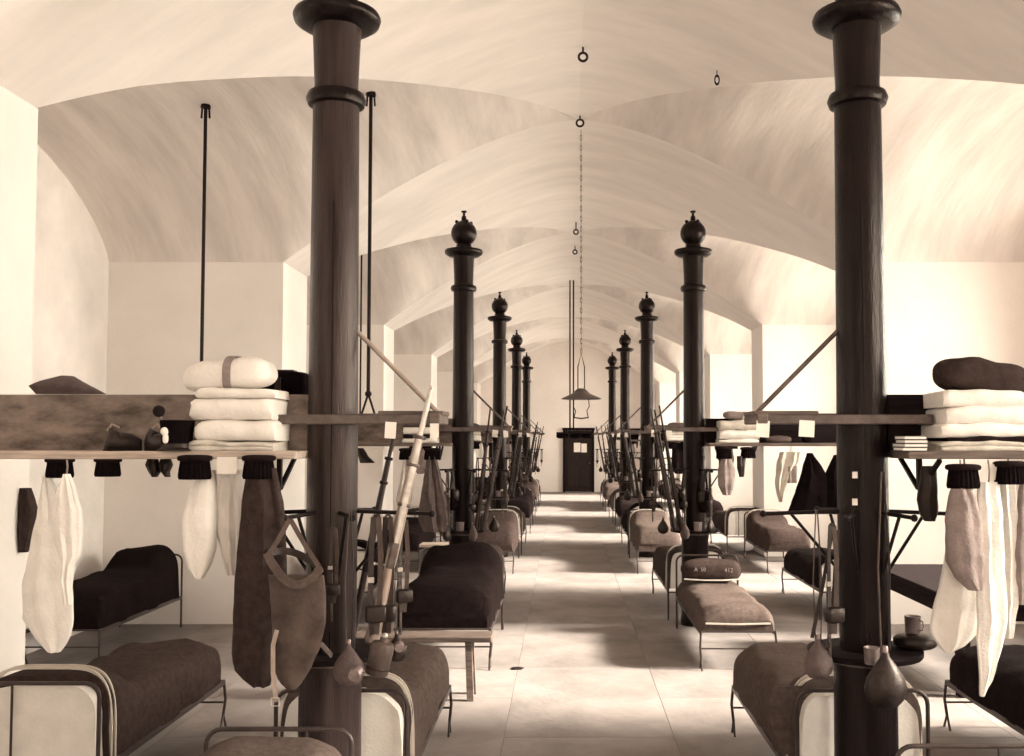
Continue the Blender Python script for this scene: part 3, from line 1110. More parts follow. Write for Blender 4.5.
MB().ribbon([L_(290, 519, 4.36), L_(305, 545, 4.33), L_(321, 570, 4.29)], .02, .005, side=(1, .3, 0)).build('strap', 'leather', ap, True)
MB().ribbon([L_(277, 630, 4.275), L_(273, 645, 4.272), L_(273, 672, 4.275), L_(276, 702, 4.285)], .018, .004, side=(1, 0, 0)).build('buckle_strap', 'pale_leather', ap, True)
bk = MB()
for (x0, y0_, x1, y1_) in ((271, 698, 279, 698), (279, 698, 279, 706), (279, 706, 271, 706), (271, 706, 271, 698)):
    bk.tube([L_(x0, y0_, 4.28), L_(x1, y1_, 4.28)], .0025, 6)
bk.build('buckle', 'bright_steel', ap)
MB().ribbon([L_(312, 640, 4.29), L_(322, 645, 4.32), L_(332, 656, 4.36)], .022, .005, side=(0, .4, 1)).build('side_strap', 'leather', ap, True)

# --- rifles
def rifle_parts(wood, metal, metal2):
    r = empty('rifle', (0, 0, 0))
    # along +z from the butt; -y is the trigger side
    st = MB()
    st.loft([(0, 0, 0, .021, .055), (0, -.003, .02, .022, .056), (0, .004, .12, .02, .045), (0, .014, .25, .017, .03), (0, .018, .33, .016, .02), (0, .012, .40, .019, .026), (0, .010, .55, .018, .024), (0, .010, .80, .015, .018), (0, .010, 1.0, .013, .015)], 16, .8)
    st.build('stock', wood, r, True)
    MB().tube([(0, .026, .42), (0, .024, .6), (0, .022, 1.0), (0, .022, 1.27)], [.013, .012, .0095, .008], 10).build('barrel', metal, r, True)
    MB().box((0, .028, .42), (.026, .026, .13), bev=.006).build('receiver', metal2, r)
    b = MB(); b.tube([(0, .028, .37), (.05, .02, .365)], .005, 6); b.sphere((.053, .018, .364), .011, 8); b.build('bolt_handle', metal, r, True)
    MB().tube([(0, -.012, .33), (0, -.036, .35), (0, -.036, .39), (0, -.012, .41)], .0035, 6).build('trigger_guard', metal2, r, True)
    for z in (.66, .86, 1.0):
        MB().lathe([(.019, z), (.021, z + .004), (.021, z + .014), (.019, z + .018)], 12, (0, .013, 0)).build('barrel_band', metal2, r, True)
    MB().box((0, .034, 1.255), (.003, .012, .012)).build('front_sight', metal2, r)
    MB().box((0, -.002, -.004), (.044, .112, .008), bev=.003).build('butt_plate', metal2, r)
    MB().ribbon([(0, -.028, .16), (0, -.045, .4), (0, -.035, .66)], .026, .004, side=(1, 0, 0)).build('sling', 'dark_leather', r, True)
    return r
rf0 = {}
def rifle(butt, muzzle, label, roll=0.0, pale=False):
    if pale not in rf0:
        rf0[pale] = rifle_parts(*(('gleam_stock', 'bright_steel', 'steel') if pale else ('dark_stock', 'gun_metal', 'black_iron')))  # lighter colours paint the gleam on the nearest rifle
        o = rf0[pale]
    else:
        o = copy_tree(rf0[pale])
    butt, muzzle = Vector(butt), Vector(muzzle)
    d = (muzzle - butt).normalized()
    qd = d.to_track_quat('Z', 'Y')
    o.rotation_mode = 'QUATERNION'
    from mathutils import Quaternion
    o.rotation_quaternion = qd @ Quaternion((0, 0, 1), roll)
    o.location = butt
    sc = (muzzle - butt).length / 1.27
    fat = 1.55 if pale else 1.15
    o.scale = (sc * fat, sc * fat, sc)
    return tag(o, label, 'rifle', 'rifles in the racks')

rifle(at(372, 640, 4.52), at(431, 386, 4.58), 'bright rifle leaning at the nearest left column, muzzle above the rack', PI * .5, True)
rifle(at(352, 634, 4.86), at(398, 414, 4.90), 'darker rifle standing behind the bright rifle at the nearest left column', PI * .5)

# --- canteens, cups, belts
def make_canteen(mt):
    r = empty('canteen', (0, 0, 0))        # origin at the stopper, body below
    MB().loft([(0, 0, -.015, .012, .012), (0, 0, -.035, .018, .016), (0, 0, -.07, .045, .03), (0, 0, -.11, .072, .045), (0, 0, -.15, .08, .05), (0, 0, -.19, .07, .045), (0, 0, -.215, .045, .03), (0, 0, -.225, .01, .008)], 24, 1.0, amp=.004).build('body', mt, r, True)
    MB().lathe([(.012, -.02), (.013, .0), (.010, .008)], 10).build('stopper', 'tin', r, True)
    MB().ribbon([(.014, 0, -.03), (.022, .0, .3), (.004, 0, .66)], .013, .004, side=(0, 1, 0)).build('sling', 'dark_leather', r, True)
    MB().ribbon([(-.014, 0, -.03), (-.022, .0, .3), (-.004, 0, .66)], .013, .004, side=(0, 1, 0)).build('sling', 'leather', r, True)
    return r
cant0 = {}
def canteen(top, label, mt='grey_linen', sc=1.0, rz=0.0, hang=None):
    if mt not in cant0:
        cant0[mt] = make_canteen(mt); o = cant0[mt]
    else:
        o = copy_tree(cant0[mt])
    o.location = top
    o.scale = (sc, sc, sc)
    o.rotation_euler = (0, 0, rz)
    tag(o, label, 'canteen', 'canteens hung on the columns')
    return o

def make_cup():
    r = empty('tin_cup', (0, 0, 0))
    MB().lathe([(.0, .002), (.038, .0), (.041, .006), (.043, .085), (.046, .09), (.043, .092), (.039, .086), (.037, .012), (.0, .01)], 20).build('cup_body', 'tin', r, True)
    MB().tube([(.042, 0, .075), (.066, 0, .07), (.07, 0, .045), (.062, 0, .022), (.041, 0, .02)], .004, 6).build('handle', 'tin', r, True)
    return r
cup0 = [None]
def cup(loc, label, rot=(0, 0, 0), sc=1.0):
    if cup0[0] is None:
        cup0[0] = make_cup(); o = cup0[0]
    else:
        o = copy_tree(cup0[0])
    o.location = loc
    o.rotation_euler = rot
    o.scale = (sc, sc, sc)
    return tag(o, label, 'cup', 'tin cups on the columns')

def make_belt():
    r = empty('cartridge_belt', (0, 0, 0))   # hung at the origin, falling along -z
    MB().ribbon([(-.012, 0, .0), (-.02, .004, -.15), (-.024, .0, -.38), (-.012, 0, -.56)], .026, .004, side=(1, .2, 0)).build('strap', 'dark_leather', r, True)
    MB().ribbon([(.012, 0, .0), (.024, -.004, -.18), (.02, 0, -.40), (.006, 0, -.56)], .026, .004, side=(1, -.2, 0)).build('strap', 'leather', r, True)
    MB().ribbon([(-.014, 0, 0), (0, 0, .014), (.014, 0, 0)], .026, .004, side=(0, 1, 0)).build('strap_loop', 'dark_leather', r, True)
    MB().box((-.024, -.006, -.3), (.034, .006, .026), bev=.002).build('buckle', 'bright_steel', r)
    MB().quadric((.0, -.012, -.46), (.05, .03, .04), .3, .3, 16, 8).build('pouch', 'dark_leather', r, True)
    MB().loft([(-.02, .012, -.34, .012, .008), (-.018, .012, -.5, .011, .008), (-.012, .012, -.68, .008, .006), (-.012, .012, -.70, .004, .004)], 10, .8).build('scabbard', 'steel', r, True)
    MB().tube([(-.021, .012, -.34), (-.022, .012, -.25)], .009, 8).build('bayonet_grip', 'bright_steel', r, True)
    return r
belt0 = [None]
def belt(loc, label, rz=0.0, sc=1.0):
    if belt0[0] is None:
        belt0[0] = make_belt(); o = belt0[0]
    else:
        o = copy_tree(belt0[0])
    o.location = loc
    o.rotation_euler = (0, 0, rz)
    o.scale = (sc, sc, sc)
    return tag(o, label, 'belt', 'belts hung on the columns')

def make_haversack():
    r = empty('haversack', (0, 0, 0))
    MB().quadric((0, 0, -.34), (.085, .05, .12), .4, .4, 18, 10, .006, 9, 2).build('bag', 'black_wool', r, True)
    MB().quadric((0, -.012, -.29), (.088, .046, .075), .4, .4, 18, 8, .003, 9, 4).build('flap', 'dark_leather', r, True)
    MB().ribbon([(-.06, 0, -.24), (-.03, 0, -.1), (0, 0, .012), (.03, 0, -.1), (.06, 0, -.24)], .022, .004, side=(0, 1, 0)).build('strap', 'dark_leather', r, True)
    MB().box((0, -.062, -.33), (.014, .006, .02)).build('buckle', 'bright_steel', r)
    return r
hav0 = [None]
def haversack(loc, label, rz=0.0, sc=1.0):
    if hav0[0] is None:
        hav0[0] = make_haversack(); o = hav0[0]
    else:
        o = copy_tree(hav0[0])
    o.location = loc
    o.rotation_euler = (0, 0, rz)
    o.scale = (sc, sc, sc)
    return tag(o, label, 'haversack', 'haversacks hung on the columns')

# nearest left column
canteen(at(349, 641, 4.36), 'round cloth-covered canteen hanging before the nearest left column', 'tan_cloth', .85)
cup(at(354, 676, 4.262), 'small pale tin cup tied to the round canteen', (-PI / 2 + .1, 0, 0), .62)
cy = empty('flask', at(384, 640, 4.40), 0, 'cylindrical leather flask hanging beside the round canteen', 'flask', None)
cy.rotation_euler = (0, .22, 0)
MB().lathe([(.0, -.155), (.045, -.152), (.05, -.145), (.052, -.03), (.046, -.012), (.02, -.006), (.016, .012), (.0, .014)], 22).build('flask_body', 'leather', cy, True)
MB().lathe([(.0525, -.125), (.0545, -.12), (.0525, -.115)], 22).build('band', 'dark_leather', cy, True)
MB().sphere((.0, 0, .018), .014, 8).build('stopper', 'bright_steel', cy, True)
canteen(at(397, 632, 4.62), 'dark canteen behind the flask at the nearest left column', 'dark_leather', .6)
cup(at(399, 648, 4.552), 'pale tin cup behind the flask at the nearest left column', (-PI / 2, 0, .2), .5)
belt(at(376, 517, 4.45), 'leather belt with pouch hanging left of the bright rifle', .3, .92)
belt(at(388, 517, 4.50), 'leather belt with bayonet scabbard hanging behind the bright rifle', -.2, .92)
belt(at(404, 520, 4.62), 'short leather belt hanging right of the bright rifle', .5, .75)
belt(at(334, 527, 4.47), 'thin belt hanging in front of the nearest left column shaft', 0, .6)

# nearest right column
canteen(at(818, 636, 4.50), 'flat pear-shaped canteen hanging left of the nearest right column', 'tan_cloth', .85)
canteen(at(885, 648, 4.36), 'dark round canteen hanging in front of the nearest right column', 'dark_leather', 1.15)
cup(at(872, 664, 4.47), 'bright tin cup on the tray of the nearest right column', (0, 0, 1.0), .8)
belt(at(832, 526, 4.48), 'long dark belt hanging left of the nearest right column', .4, .85)
for (xa_, ya_, xb_, yb_, lb) in ((833, 526, 812, 638, 'thin dark leather sling slanting down to the pear-shaped canteen'), (838, 530, 828, 648, 'second dark sling beside the nearest right column')):
    pa, pb = at(xa_, ya_, 4.50), at(xb_, yb_, 4.48)
    o = MB().ribbon([(0, 0, 0), (pb - pa) * .5 + Vector((.004, 0, 0)), pb - pa], .016, .005, side=(1, 0, 0)).build('leather_sling', 'dark_leather', None, True, loc=pa)
    tag(o, lb, 'sling')
lf = at(912, 664, 4.75)
ld_ = MB().quadric((0, 0, .04), (.10, .09, .036), .7, 1.0, 24, 12, .006, 9, 1, None, True).build('bread_loaf', 'dark_leather', None, True, loc=(XR + .235, 4.72, 1.0065))
tag(ld_, 'dark round loaf on the tray right of the nearest right column', 'loaf')
cup((XR + .225, 4.72, 1.012 + .074), 'dark cup standing on the round loaf by the nearest right column', (0, 0, -1), .85)

# --- nearest right shelf
bx_ = at(909, 458, 4.50)
zb = SHT
for i in range(4):
    h = .017
    bk_ = empty('booklet', (bx_.x + random.uniform(-.006, .006) + .004 * i, 4.50, zb), random.uniform(-.06, .06), '%s of the four pale booklets stacked on the nearest right shelf' % ['lowest', 'second lowest', 'second highest', 'topmost'][i], 'booklet', 'booklets on the nearest right shelf')
    MB().box((0, 0, h / 2), (.105 - .004 * i, .14, h - .005)).build('pages', 'paper', bk_)
    MB().box((0, 0, h - .002), (.109 - .004 * i, .145, .003)).build('cover', 'tan_cloth', bk_)
    MB().box((0, 0, .0015), (.109 - .004 * i, .145, .003)).build('cover', 'tan_cloth', bk_)
    zb += h
xc2 = at(979, 440, 4.55).x
zz = SHT
st2 = [(.40, .04, 'pale_cloth', 'lowest rumpled folded cloth of the right shelf stack', 2), (.39, .02, 'dark_wool', 'thin dark cloth between the white folds of the right shelf stack', 1), (.395, .062, 'linen', 'second folded white cloth of the right shelf stack', 1), (.395, .08, 'linen', 'thick folded white cloth in the middle of the right shelf stack', 1), (.375, .072, 'linen', 'uppermost folded white cloth under the dark bundle', 1)]
for i, (w, h, mt, lb, ly) in enumerate(st2):
    folded('folded_linen', w, .27, h, (xc2 + (.012 if i % 2 else -.012), 4.57, zz), mt, lb, ly, seed=20 + i * 2.7, group='linen stack on the nearest right shelf', sag=.008)
    zz += h * .97
bundle('dark_bundle', (.20, .12, .08), (at(980, 385, 4.56).x, 4.56, zz - .004), 'wool', 'plump dark rolled bundle on top of the right linen stack', seed=7.5, tilt=.10)
epaulette(963, 466, SF - .01, 'dark fringed epaulette hanging from the nearest right shelf above the grey bag', 1.0)
epaulette(1010, 463, SF - .01, 'dark fringed epaulette at the right picture edge under the shelf', .95)
card(981, 464, 997, 480, SF - .01, 'white name card between the epaulettes on the nearest right shelf')
hanging('hanging_boot', [(466, 922, 936), (480, 920, 937), (500, 917, 938), (514, 919, 938), (521, 925, 935)], 4.60, 'dark_leather', 'dark boot hanging under the nearest right shelf', 'boot', .04, .004)
hanging('grey_bag', [(484, 955, 966), (494, 950, 974), (520, 946, 981), (560, 946, 984), (578, 955, 983), (590, 968, 981)], 4.40, 'grey_linen', 'grey drawstring bag hanging in front of the white cloth at right', 'bag', .05, .008, 5, 6.0, cord='shelf')
hanging('white_cloth', [(484, 957, 972), (540, 948, 982), (575, 942, 984), (605, 934, 984), (630, 929, 980), (644, 937, 968), (652, 945, 951)], 4.52, 'linen', 'wide white cloth hanging behind the grey bag at right', 'cloth', .04, .010, 6, 7.0, cord='shelf')
hanging('white_towel', [(482, 977, 1000), (520, 977, 1003), (570, 976, 1005), (620, 977, 1008), (650, 977, 1001), (680, 979, 992), (696, 980, 984)], 4.41, 'linen', 'long white towel hanging at right, reaching lowest of the laundry', 'towel', .025, .008, 7, 8.0, cord='shelf')
hanging('white_shirt', [(482, 1001, 1016), (540, 1003, 1021), (600, 1003, 1018), (638, 1004, 1013)], 4.56, 'linen', 'white shirt hanging at the right edge beside the towel', 'shirt', .03, .007, 6, 9.0, cord='shelf')
hanging('grey_jacket', [(482, 1020, 1045), (520, 1014, 1050), (570, 1012, 1050), (604, 1016, 1040)], 4.55, 'grey_linen', 'grey jacket cut by the right picture edge', 'jacket', .04, .01, 6, 4.4, cord='shelf')

# --- second shelves
Y2 = Y0 + S
F2 = Y2 - .30
zz = SHT
x2 = at(737, 436, Y2 - .15).x
for i, (w, h, mt) in enumerate(((.42, .04, 'linen'), (.42, .10, 'linen'), (.40, .10, 'pale_cloth'))):
    folded('folded_linen', w, .26, h, (x2 + .01 * (i % 2), Y2 - .155, zz), mt, '%s folded white cloth in the stack right of the second right column' % ['lowest', 'middle', 'topmost'][i], 1, seed=40 + i * 3, group='linen stack on the second right shelf')
    zz += h * .98
bundle('cloth_roll', (.19, .10, .05), (at(741, 413, Y2 - .15).x, Y2 - .155, zz - .002), 'grey_linen', 'grey roll on the linen stack right of the second right column', seed=3.1, tilt=.12, strap='pale_cloth')
bundle('forage_cap', (.13, .09, .04), (at(778, 417, Y2 - .15).x, Y2 - .155, SHT), 'tan_cloth', 'soft cap lying on the second right shelf beside the linen stack', seed=5.2, cat='cap')
bundle('boot_pair_bundle', (.05, .05, .09), (at(806, 417, Y2 - .15).x, Y2 - .155, SHT), 'black_wool', 'small dark upright bundle on the second right shelf', seed=6.1)
epaulette(724, 448, F2, 'left fringed epaulette under the stack right of the second right column', 1.15)
epaulette(748, 448, F2, 'right fringed epaulette under the stack right of the second right column', 1.1)
hanging('linen_bag', [(459, 722, 731), (469, 718, 735), (485, 718, 734), (495, 723, 731)], F2, 'grey_linen', 'pale grey bag hanging below the second right shelf', 'bag', .07, .01, 5, 1.0, cord='shelf')
hanging('hanging_boot', [(456, 737, 746), (468, 737, 745), (477, 739, 744)], F2, 'dark_leather', 'dark boot hanging beside the pale grey bag at the second right shelf', 'boot', .05, .004)
hanging('hanging_cloth', [(452, 780, 800), (462, 777, 798), (480, 775, 789), (492, 776, 784), (502, 779, 782)], F2, 'pale_cloth', 'crumpled pale cloth hanging left of the black coat', 'cloth', .05, .03, 6, 3.0, cord='shelf')
hanging('small_bag', [(466, 787, 797), (476, 787, 797), (483, 787, 797)], F2 - .03, 'grey_linen', 'small square grey bag hanging beside the black coat', 'bag', .04, .01, 5, 2.0, cord='shelf')
ct = empty('black_coat', at(823, 453, F2), 0, 'large black coat hanging left of the nearest right column from the second shelf', 'coat')
og = ct.location.copy()
for rows, sdd in (([(453, 807, 812), (462, 804, 818), (474, 801, 826), (490, 796, 828), (503, 791, 828), (514, 787, 828)], 1.0), ([(455, 834, 840), (464, 830, 850), (474, 825, 856), (490, 824, 858), (514, 824, 858)], 2.0)):
    secs = px_rows(rows, F2, .06, 18)
    MB().loft([(a - og.x, b - og.y, c_ - og.z, d, e) for (a, b, c_, d, e) in secs], 28, .8, .025, 5, sdd, .008).build('coat_panel', 'black_wool', ct, True)
# second left shelf
zz = SHT
x2 = at(421, 436, Y2 - .15).x
for i, (w, h, mt) in enumerate(((.36, .05, 'linen'), (.34, .04, 'dark_wool'), (.34, .08, 'linen'), (.33, .06, 'tan_cloth'))):
    folded('folded_linen', w, .26, h, (x2, Y2 - .155, zz), mt, '%s folded cloth in the stack left of the second left column' % ['lowest white', 'dark', 'upper white', 'topmost brown'][i], 1, seed=50 + i * 3, group='linen stack on the second left shelf')
    zz += h * .98
bundle('cloth_roll', (.17, .09, .055), (x2, Y2 - .155, zz - .002), 'tan_cloth', 'brown roll on the linen stack left of the second left column', seed=9.1, tilt=-.05)
epaulette(407, 449, F2, 'left fringed epaulette under the stack left of the second left column', 1.15)
epaulette(432, 449, F2, 'right fringed epaulette under the stack left of the second left column', 1.15)
hanging('grey_coat', [(456, 427, 436), (475, 424, 441), (500, 420, 446), (520, 418, 448), (532, 424, 446)], F2, 'tan_cloth', 'grey-brown coat hanging left of the second left column', 'coat', .07, .03, 6, 1.0, cord='shelf')
hanging('pale_cloth', [(456, 404, 412), (480, 400, 413), (500, 396, 412), (506, 398, 408)], F2, 'pale_cloth', 'pale cloth hanging beside the grey-brown coat at the second left shelf', 'cloth', .05, .03, 6, 2.0, cord='shelf')
hanging('hanging_shoe', [(448, 357, 363), (456, 358, 368), (463, 360, 375)], F2 + .1, 'dark_leather', 'dark shoe hanging under the second left shelf seen right of the nearest column', 'shoe', .05, .01)

# --- kit on the further columns and shelves
for k in range(1, 5):
    for side in (-1, 1):
        sd = 'left' if side < 0 else 'right'
        s = -side
        X, Y = (XL if side < 0 else XR), Y0 + S * k
        who = 'the %s %s column' % (ORD[k], sd)
        where = ['nearest the aisle', 'closest to the shaft', 'behind the rack']
        for i in range(3):
            xo = (.47, .33, .42)[i] * s
            yo = (-.19, -.19, .19)[i]
            lean = random.uniform(-.02, .06) * s
            rifle((X + xo * .5 + lean * 0, Y + yo * .8 - .02, 1.02), (X + xo + lean, Y + yo, 2.32 + random.uniform(-.06, .03)), 'rifle at %s, %s' % (who, where[i]), PI * .5)
        names = ['towards the aisle', 'on the near aisle side', 'on the near wall side', 'towards the wall']
        for i, a in enumerate((0, 5, 4, 3)):
            t = a * PI / 3
            ln = (.44 if a == 0 else .37 if a == 3 else .27)
            px_ = X + math.cos(t) * s * ln
            py_ = Y + math.sin(t) * ln
            if i == 3 and k < 2:
                continue
            belt((px_, py_, ARM_Z + .012), 'belt with pouch at %s, %s' % (who, names[i]), t, random.uniform(.72, .9))
        for i, a in enumerate((0, 5, 4)):
            t = a * PI / 3
            ln = (.34, .27, .27)[i]
            sc_ = random.uniform(.74, .84)
            canteen((X + math.cos(t) * s * ln, Y + math.sin(t) * ln, ARM_Z - .655 * sc_), '%s canteen hanging at %s %s' % (['dark', 'grey cloth', 'dark'][i], who, ['by the aisle', 'facing the camera', 'by the wall side']  [i]), ['dark_leather', 'tan_cloth', 'dark_leather'][i], sc_, t)
        for i, a in enumerate((4, 1, 2)):
            if k == 1 and i == 2:
                continue
            t = a * PI / 3
            haversack((X + math.cos(t) * s * .185, Y + math.sin(t) * .185, ARM_Z + .012), 'black haversack hanging at %s, %s' % (who, ['near wall side', 'far aisle side', 'far wall side'][i]), -t * s, random.uniform(.9, 1.05))
        for i, a in enumerate((5.6, 4.7)):
            cup((X + math.cos(a) * s * .235, Y + math.sin(a) * .235, 1.014), 'tin cup on the tray of %s, %s' % (who, ['aisle side', 'near side'][i]), (0, 0, a), 1.0)
        if k == 1:
            continue
        sgn = side
        x0 = X + sgn * .55
        for q in range(2):
            xx = X + sgn * (.50 + q * .78)
            pl = ['next to the column', 'next to the pier'][q]
            zz = SHT
            for i, (w, h, mt) in enumerate(((.40, .09, 'linen'), (.38, .09, 'pale_cloth'))):
                folded('folded_linen', w, .26, h, (xx, Y - .155, zz), mt, '%s folded cloth on the %s %s shelf %s' % (['lower white', 'upper pale'][i], ORD[k], sd, pl), 2, seed=k * 9 + q * 4 + i, group='linen stacks on the far shelves')
                zz += h * .98
            bundle('cloth_roll', (.18, .10, .07), (xx, Y - .155, zz - .002), ['wool', 'black_wool', 'tan_cloth'][(k + q) % 3], 'rolled bundle on the %s %s shelf %s' % (ORD[k], sd, pl), seed=k + q * 2.2, tilt=random.uniform(-.1, .1), group='bundles on the far shelves')
            e_ = copy_tree(ep0[0])
            e_.location = (xx - .11, Y - .30, SH_Z - .005)
            e_.scale = (1.15,) * 3
            tag(e_, 'left fringed epaulette on the %s %s shelf %s' % (ORD[k], sd, pl), 'epaulette', 'fringed epaulettes')
            e_ = copy_tree(ep0[0])
            e_.location = (xx + .11, Y - .30, SH_Z - .005)
            e_.scale = (1.15,) * 3
            tag(e_, 'right fringed epaulette on the %s %s shelf %s' % (ORD[k], sd, pl), 'epaulette', 'fringed epaulettes')
            mtl = ['grey_linen', 'tan_cloth', 'linen', 'dark_wool'][(k + q * 2 + (side > 0)) % 4]
            o = MB().loft([(0, 0, 0, .05, .02), (0, 0, -.08, .11, .05), (.01, 0, -.25, .13, .06), (0, 0, -.42, .12, .06), (0, 0, -.50, .06, .03)], 24, .8, .02, 6, k + q, .01).build('hanging_bag', mtl, None, True, loc=(xx, Y - .25, SH_Z - .03))
            tag(o, '%s bag hanging under the %s %s shelf %s' % ({'grey_linen': 'grey', 'tan_cloth': 'brown', 'linen': 'white', 'dark_wool': 'dark'}[mtl], ORD[k], sd, pl), 'bag', 'bags under the far shelves')

# ------------------------------------------------------------------ benches and table
def bench(x, y, L, label, z=.48, mt='bench_wood', w=.26, rz=0.0, name='bench', cat='bench'):
    b = empty(name, (x, y, 0), rz, label, cat)
    MB().box((0, 0, z - .02), (L, w, .04), bev=.006).build('seat', mt, b)
    for sx in (-1, 1):
        for sy in (-1, 1):
            MB().bar((sx * (L / 2 - .18), sy * (w / 2 - .05), z - .04), (sx * (L / 2 - .16), sy * (w / 2 - .02), 0), .055, .05, up=(1, 0, 0)).build('leg', mt, b)
        MB().box((sx * (L / 2 - .17), 0, .2), (.03, w - .06, .04)).build('stretcher', mt, b)
    return b
bench(-1.25, 7.80, 1.40, 'wooden bench standing across the foot of the dark bed at left')
bench(-1.75, 14.4, .60, 'small pale wooden stool behind the rifle, left of the second left column', mt='plank_wood', w=.34, name='stool', cat='stool')
t = empty('table', (3.62, 8.75, 0), 0, 'dark wooden table behind the hanging cloths at right', 'table')
MB().box((0, 0, .74), (1.30, 2.1, .05), bev=.008).build('table_top', 'dark_wood', t)
MB().box((0, 0, .66), (1.16, 1.94, .16)).build('apron', 'dark_wood', t)
for sx in (-1, 1):
    for sy in (-1, 1):
        MB().box((sx * .54, sy * .94, .36), (.09, .09, .72), bev=.006).build('leg', 'dark_wood', t)

# ------------------------------------------------------------------ hanging rods, lamps, ceiling rings
def rod(px, pyt, pyb, Y, label, fork=True, r=.016):
    a = at(px, pyt, Y)
    zt = ceil_z(a.x, Y)
    zb = at(px, pyb, Y).z
    o = empty('hanging_rod', (a.x, Y, zt), 0, label, 'rod')
    MB().lathe([(.045, -.03), (.04, 0.0), (.03, .02)], 10).build('ceiling_plate', 'black_iron', o, True)
    MB().tube([(-.035, 0, -.12), (-.03, 0, -.04), (0, 0, -.005), (.03, 0, -.04), (.035, 0, -.12)], .009, 6).build('hook', 'black_iron', o, True)
    MB().tube([(0, 0, -.03), (0, 0, zb - zt + (.16 if fork else 0))], r, 8).build('rod', 'black_iron', o, True)
    if fork:
        MB().sphere((0, 0, zb - zt + .17), .03, 10).build('joint', 'black_iron', o, True)
        for sx in (-1, 1):
            MB().tube([(0, 0, zb - zt + .17), (sx * .055, 0, zb - zt)], .010, 6).build('fork_arm', 'black_iron', o, True)
    return o
rod(206, 92, 400, 8.5, 'thin black rod hanging from the vault above the white linen stack', False)
rr = rod(371, 90, 414, 8.45, 'thin black forked rod hanging just right of the nearest left column')
rod(361.5, 262, 414, 13.2, 'short thin rod between the nearest left column and the forked rod', False, .012)
bb = empty('bread_board', (-1.55, 8.45, at(371, 418, 8.45).z), 0, 'pale plank hanging from the forked rod beside the nearest left column', 'board')
MB().box((0, 0, 0), (.95, .30, .035), bev=.005).build('plank', 'plank_wood', bb)
MB().box((0, -.155, -.01), (.95, .015, .05)).build('edge_strip', 'bench_wood', bb)
bb2 = empty('bread_board', (-3.0, 8.5, at(206, 402, 8.5).z - .02), 0, 'hanging plank under the rod behind the left shelf board', 'board')
MB().box((0, 0, 0), (.9, .30, .035), bev=.005).build('plank', 'plank_wood', bb2)

def ring(px, py, Yguess, label):
    # where the view ray meets the vault
    Y = Yguess
    for _ in range(60):
        p = at(px, py, Y)
        if ceil_z(p.x, Y) - .09 <= p.z:
            break
        Y += .05
    p = at(px, py, Y)
    zc = ceil_z(p.x, Y)
    o = empty('ceiling_ring', (p.x, Y, zc), 0, label, 'ring', 'iron rings in the vault')
    MB().tube([(0, 0, .02), (0, 0, p.z - zc + .035)], .009, 6).build('eye_bolt', 'black_iron', o, True)
    MB().tube([(.038 * math.sin(2 * PI * i / 14), 0, p.z - zc + .038 * math.cos(2 * PI * i / 14)) for i in range(15)], .012, 6).build('loop', 'black_iron', o, True)
    return o
ring(583, 57, 7.0, 'iron ring hanging from the vault, nearest to the viewer')
lamp_ring = ring(580, 123, 8.6, 'iron ring in the vault from which the lamp chain hangs')
ring(717, 80, 6.5, 'small iron ring in the vault right of the centre line').scale = (.5, .5, 1)
ring(576, 232, 13.0, 'third iron ring along the crown of the vault')
ring(575, 252, 15.0, 'small iron ring farther along the crown of the vault')

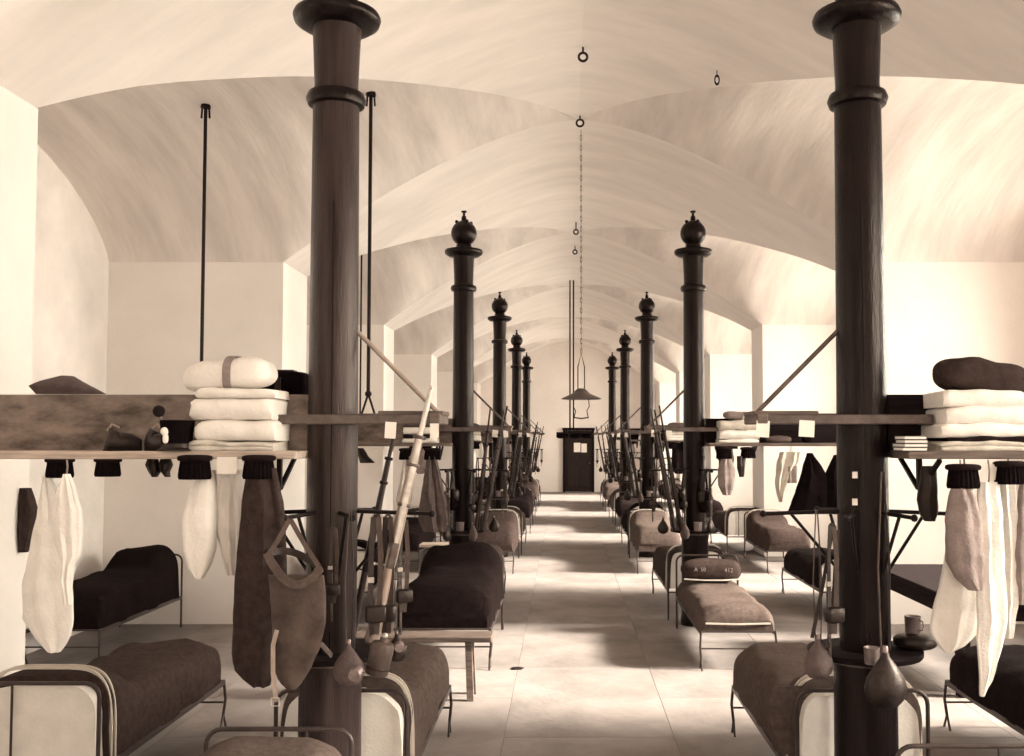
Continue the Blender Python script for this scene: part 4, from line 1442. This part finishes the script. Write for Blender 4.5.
def lamp(x, Y, zt, zshade, R, label):
    o = empty('pendant_lamp', (x, Y, zt), 0, label, 'lamp')
    zs = zshade - zt
    n = int((-(zs) - .45) / .055)
    ch = MB()
    for i in range(n):
        z = -.02 - i * .055
        ax = (1, 0) if i % 2 else (0, 1)
        ch.tube([(ax[0] * .009 * math.sin(2 * PI * j / 8), ax[1] * .009 * math.sin(2 * PI * j / 8), z - .033 + .033 * math.cos(2 * PI * j / 8)) for j in range(9)], .0028, 5)
    tag(ch.build('chain', 'black_iron', o, True), kind='stuff')
    ztop = -.02 - n * .055
    b = MB()
    pts = [(-.035, 0, zs + .05), (-.035, 0, zs + .3), (0, 0, ztop), (.035, 0, zs + .3), (.035, 0, zs + .05)]
    b.tube(pts, .006, 6)
    b.build('bail', 'black_iron', o, True)
    MB().lathe([(R, zs - .04), (R * .98, zs - .035), (R * .45, zs + .015), (.05, zs + .06), (.03, zs + .07), (.03, zs + .066), (.048, zs + .052), (R * .45, zs + .005), (R * .98, zs - .045)], 36).build('shade', 'lamp_metal', o, True)
    b = MB()
    b.tube([(-.075, 0, zs - .01), (-.085, 0, zs - .12), (-.06, 0, zs - .17), (-.075, 0, zs - .24)], .006, 6)
    b.build('holder', 'black_iron', o, True)
    b = MB()
    b.tube([(.075, 0, zs - .01), (.085, 0, zs - .12), (.06, 0, zs - .17), (.075, 0, zs - .24)], .006, 6)
    b.build('holder', 'black_iron', o, True)
    MB().tube([(-.08, 0, zs - .24), (0, 0, zs - .25), (.08, 0, zs - .24)], .008, 6).build('burner_ring', 'black_iron', o, True)
    return o
ly = lamp_ring.location.y
p1 = at(582, 395, ly)
lamp(at(581, 130, ly).x, ly, at(581, 128, ly).z, p1.z, at(602, 395, ly).x - p1.x, 'conical metal lamp shade hanging on a long chain over the aisle')
# hanging rack further down the aisle
yb = 22.0
hr = empty('hanging_rack', (at(575, 437, yb).x, yb, ceil_z(.2, yb)), 0, 'dark hanging rack with twin rods seen above the end door', 'rack')
zt = ceil_z(.2, yb)
zb = at(575, 433, yb).z - zt
for px in (570, 573.5):
    x = at(px, 400, yb).x - hr.location.x
    MB().tube([(x, 0, .02), (x, 0, zb + .12)], .016, 6).build('rod', 'black_iron', hr, True)
    for sx in (-.12, .12):
        MB().tube([(x, 0, zb + .12), (x + sx, 0, zb + .02)], .01, 6).build('fork_arm', 'black_iron', hr, True)
MB().box((0, 0, zb), (.82, .34, .04), bev=.006).build('board', 'dark_wood', hr)
for x in (-.28, .0, .26):
    MB().quadric((x, 0, zb - .06), (.13, .14, .06), .7, .8, 16, 8, .01, 9, x).build('hung_bundle', 'black_wool', hr, True)

# small dark scrap lying on the aisle floor
q = at(517, 666, CAM_H * F / (666 - 437.0))
MB().loft([(0, 0, .0, .055, .03), (.004, 0, .006, .06, .035), (0, .003, .014, .03, .02)], 14, .7, amp=.02, freq=30).build('leather_scrap', 'dark_leather', None, True, loc=(q.x, q.y, .0))
tag(bpy.data.objects['leather_scrap'], 'small dark scrap lying on the aisle floor right of the bench', 'scrap')
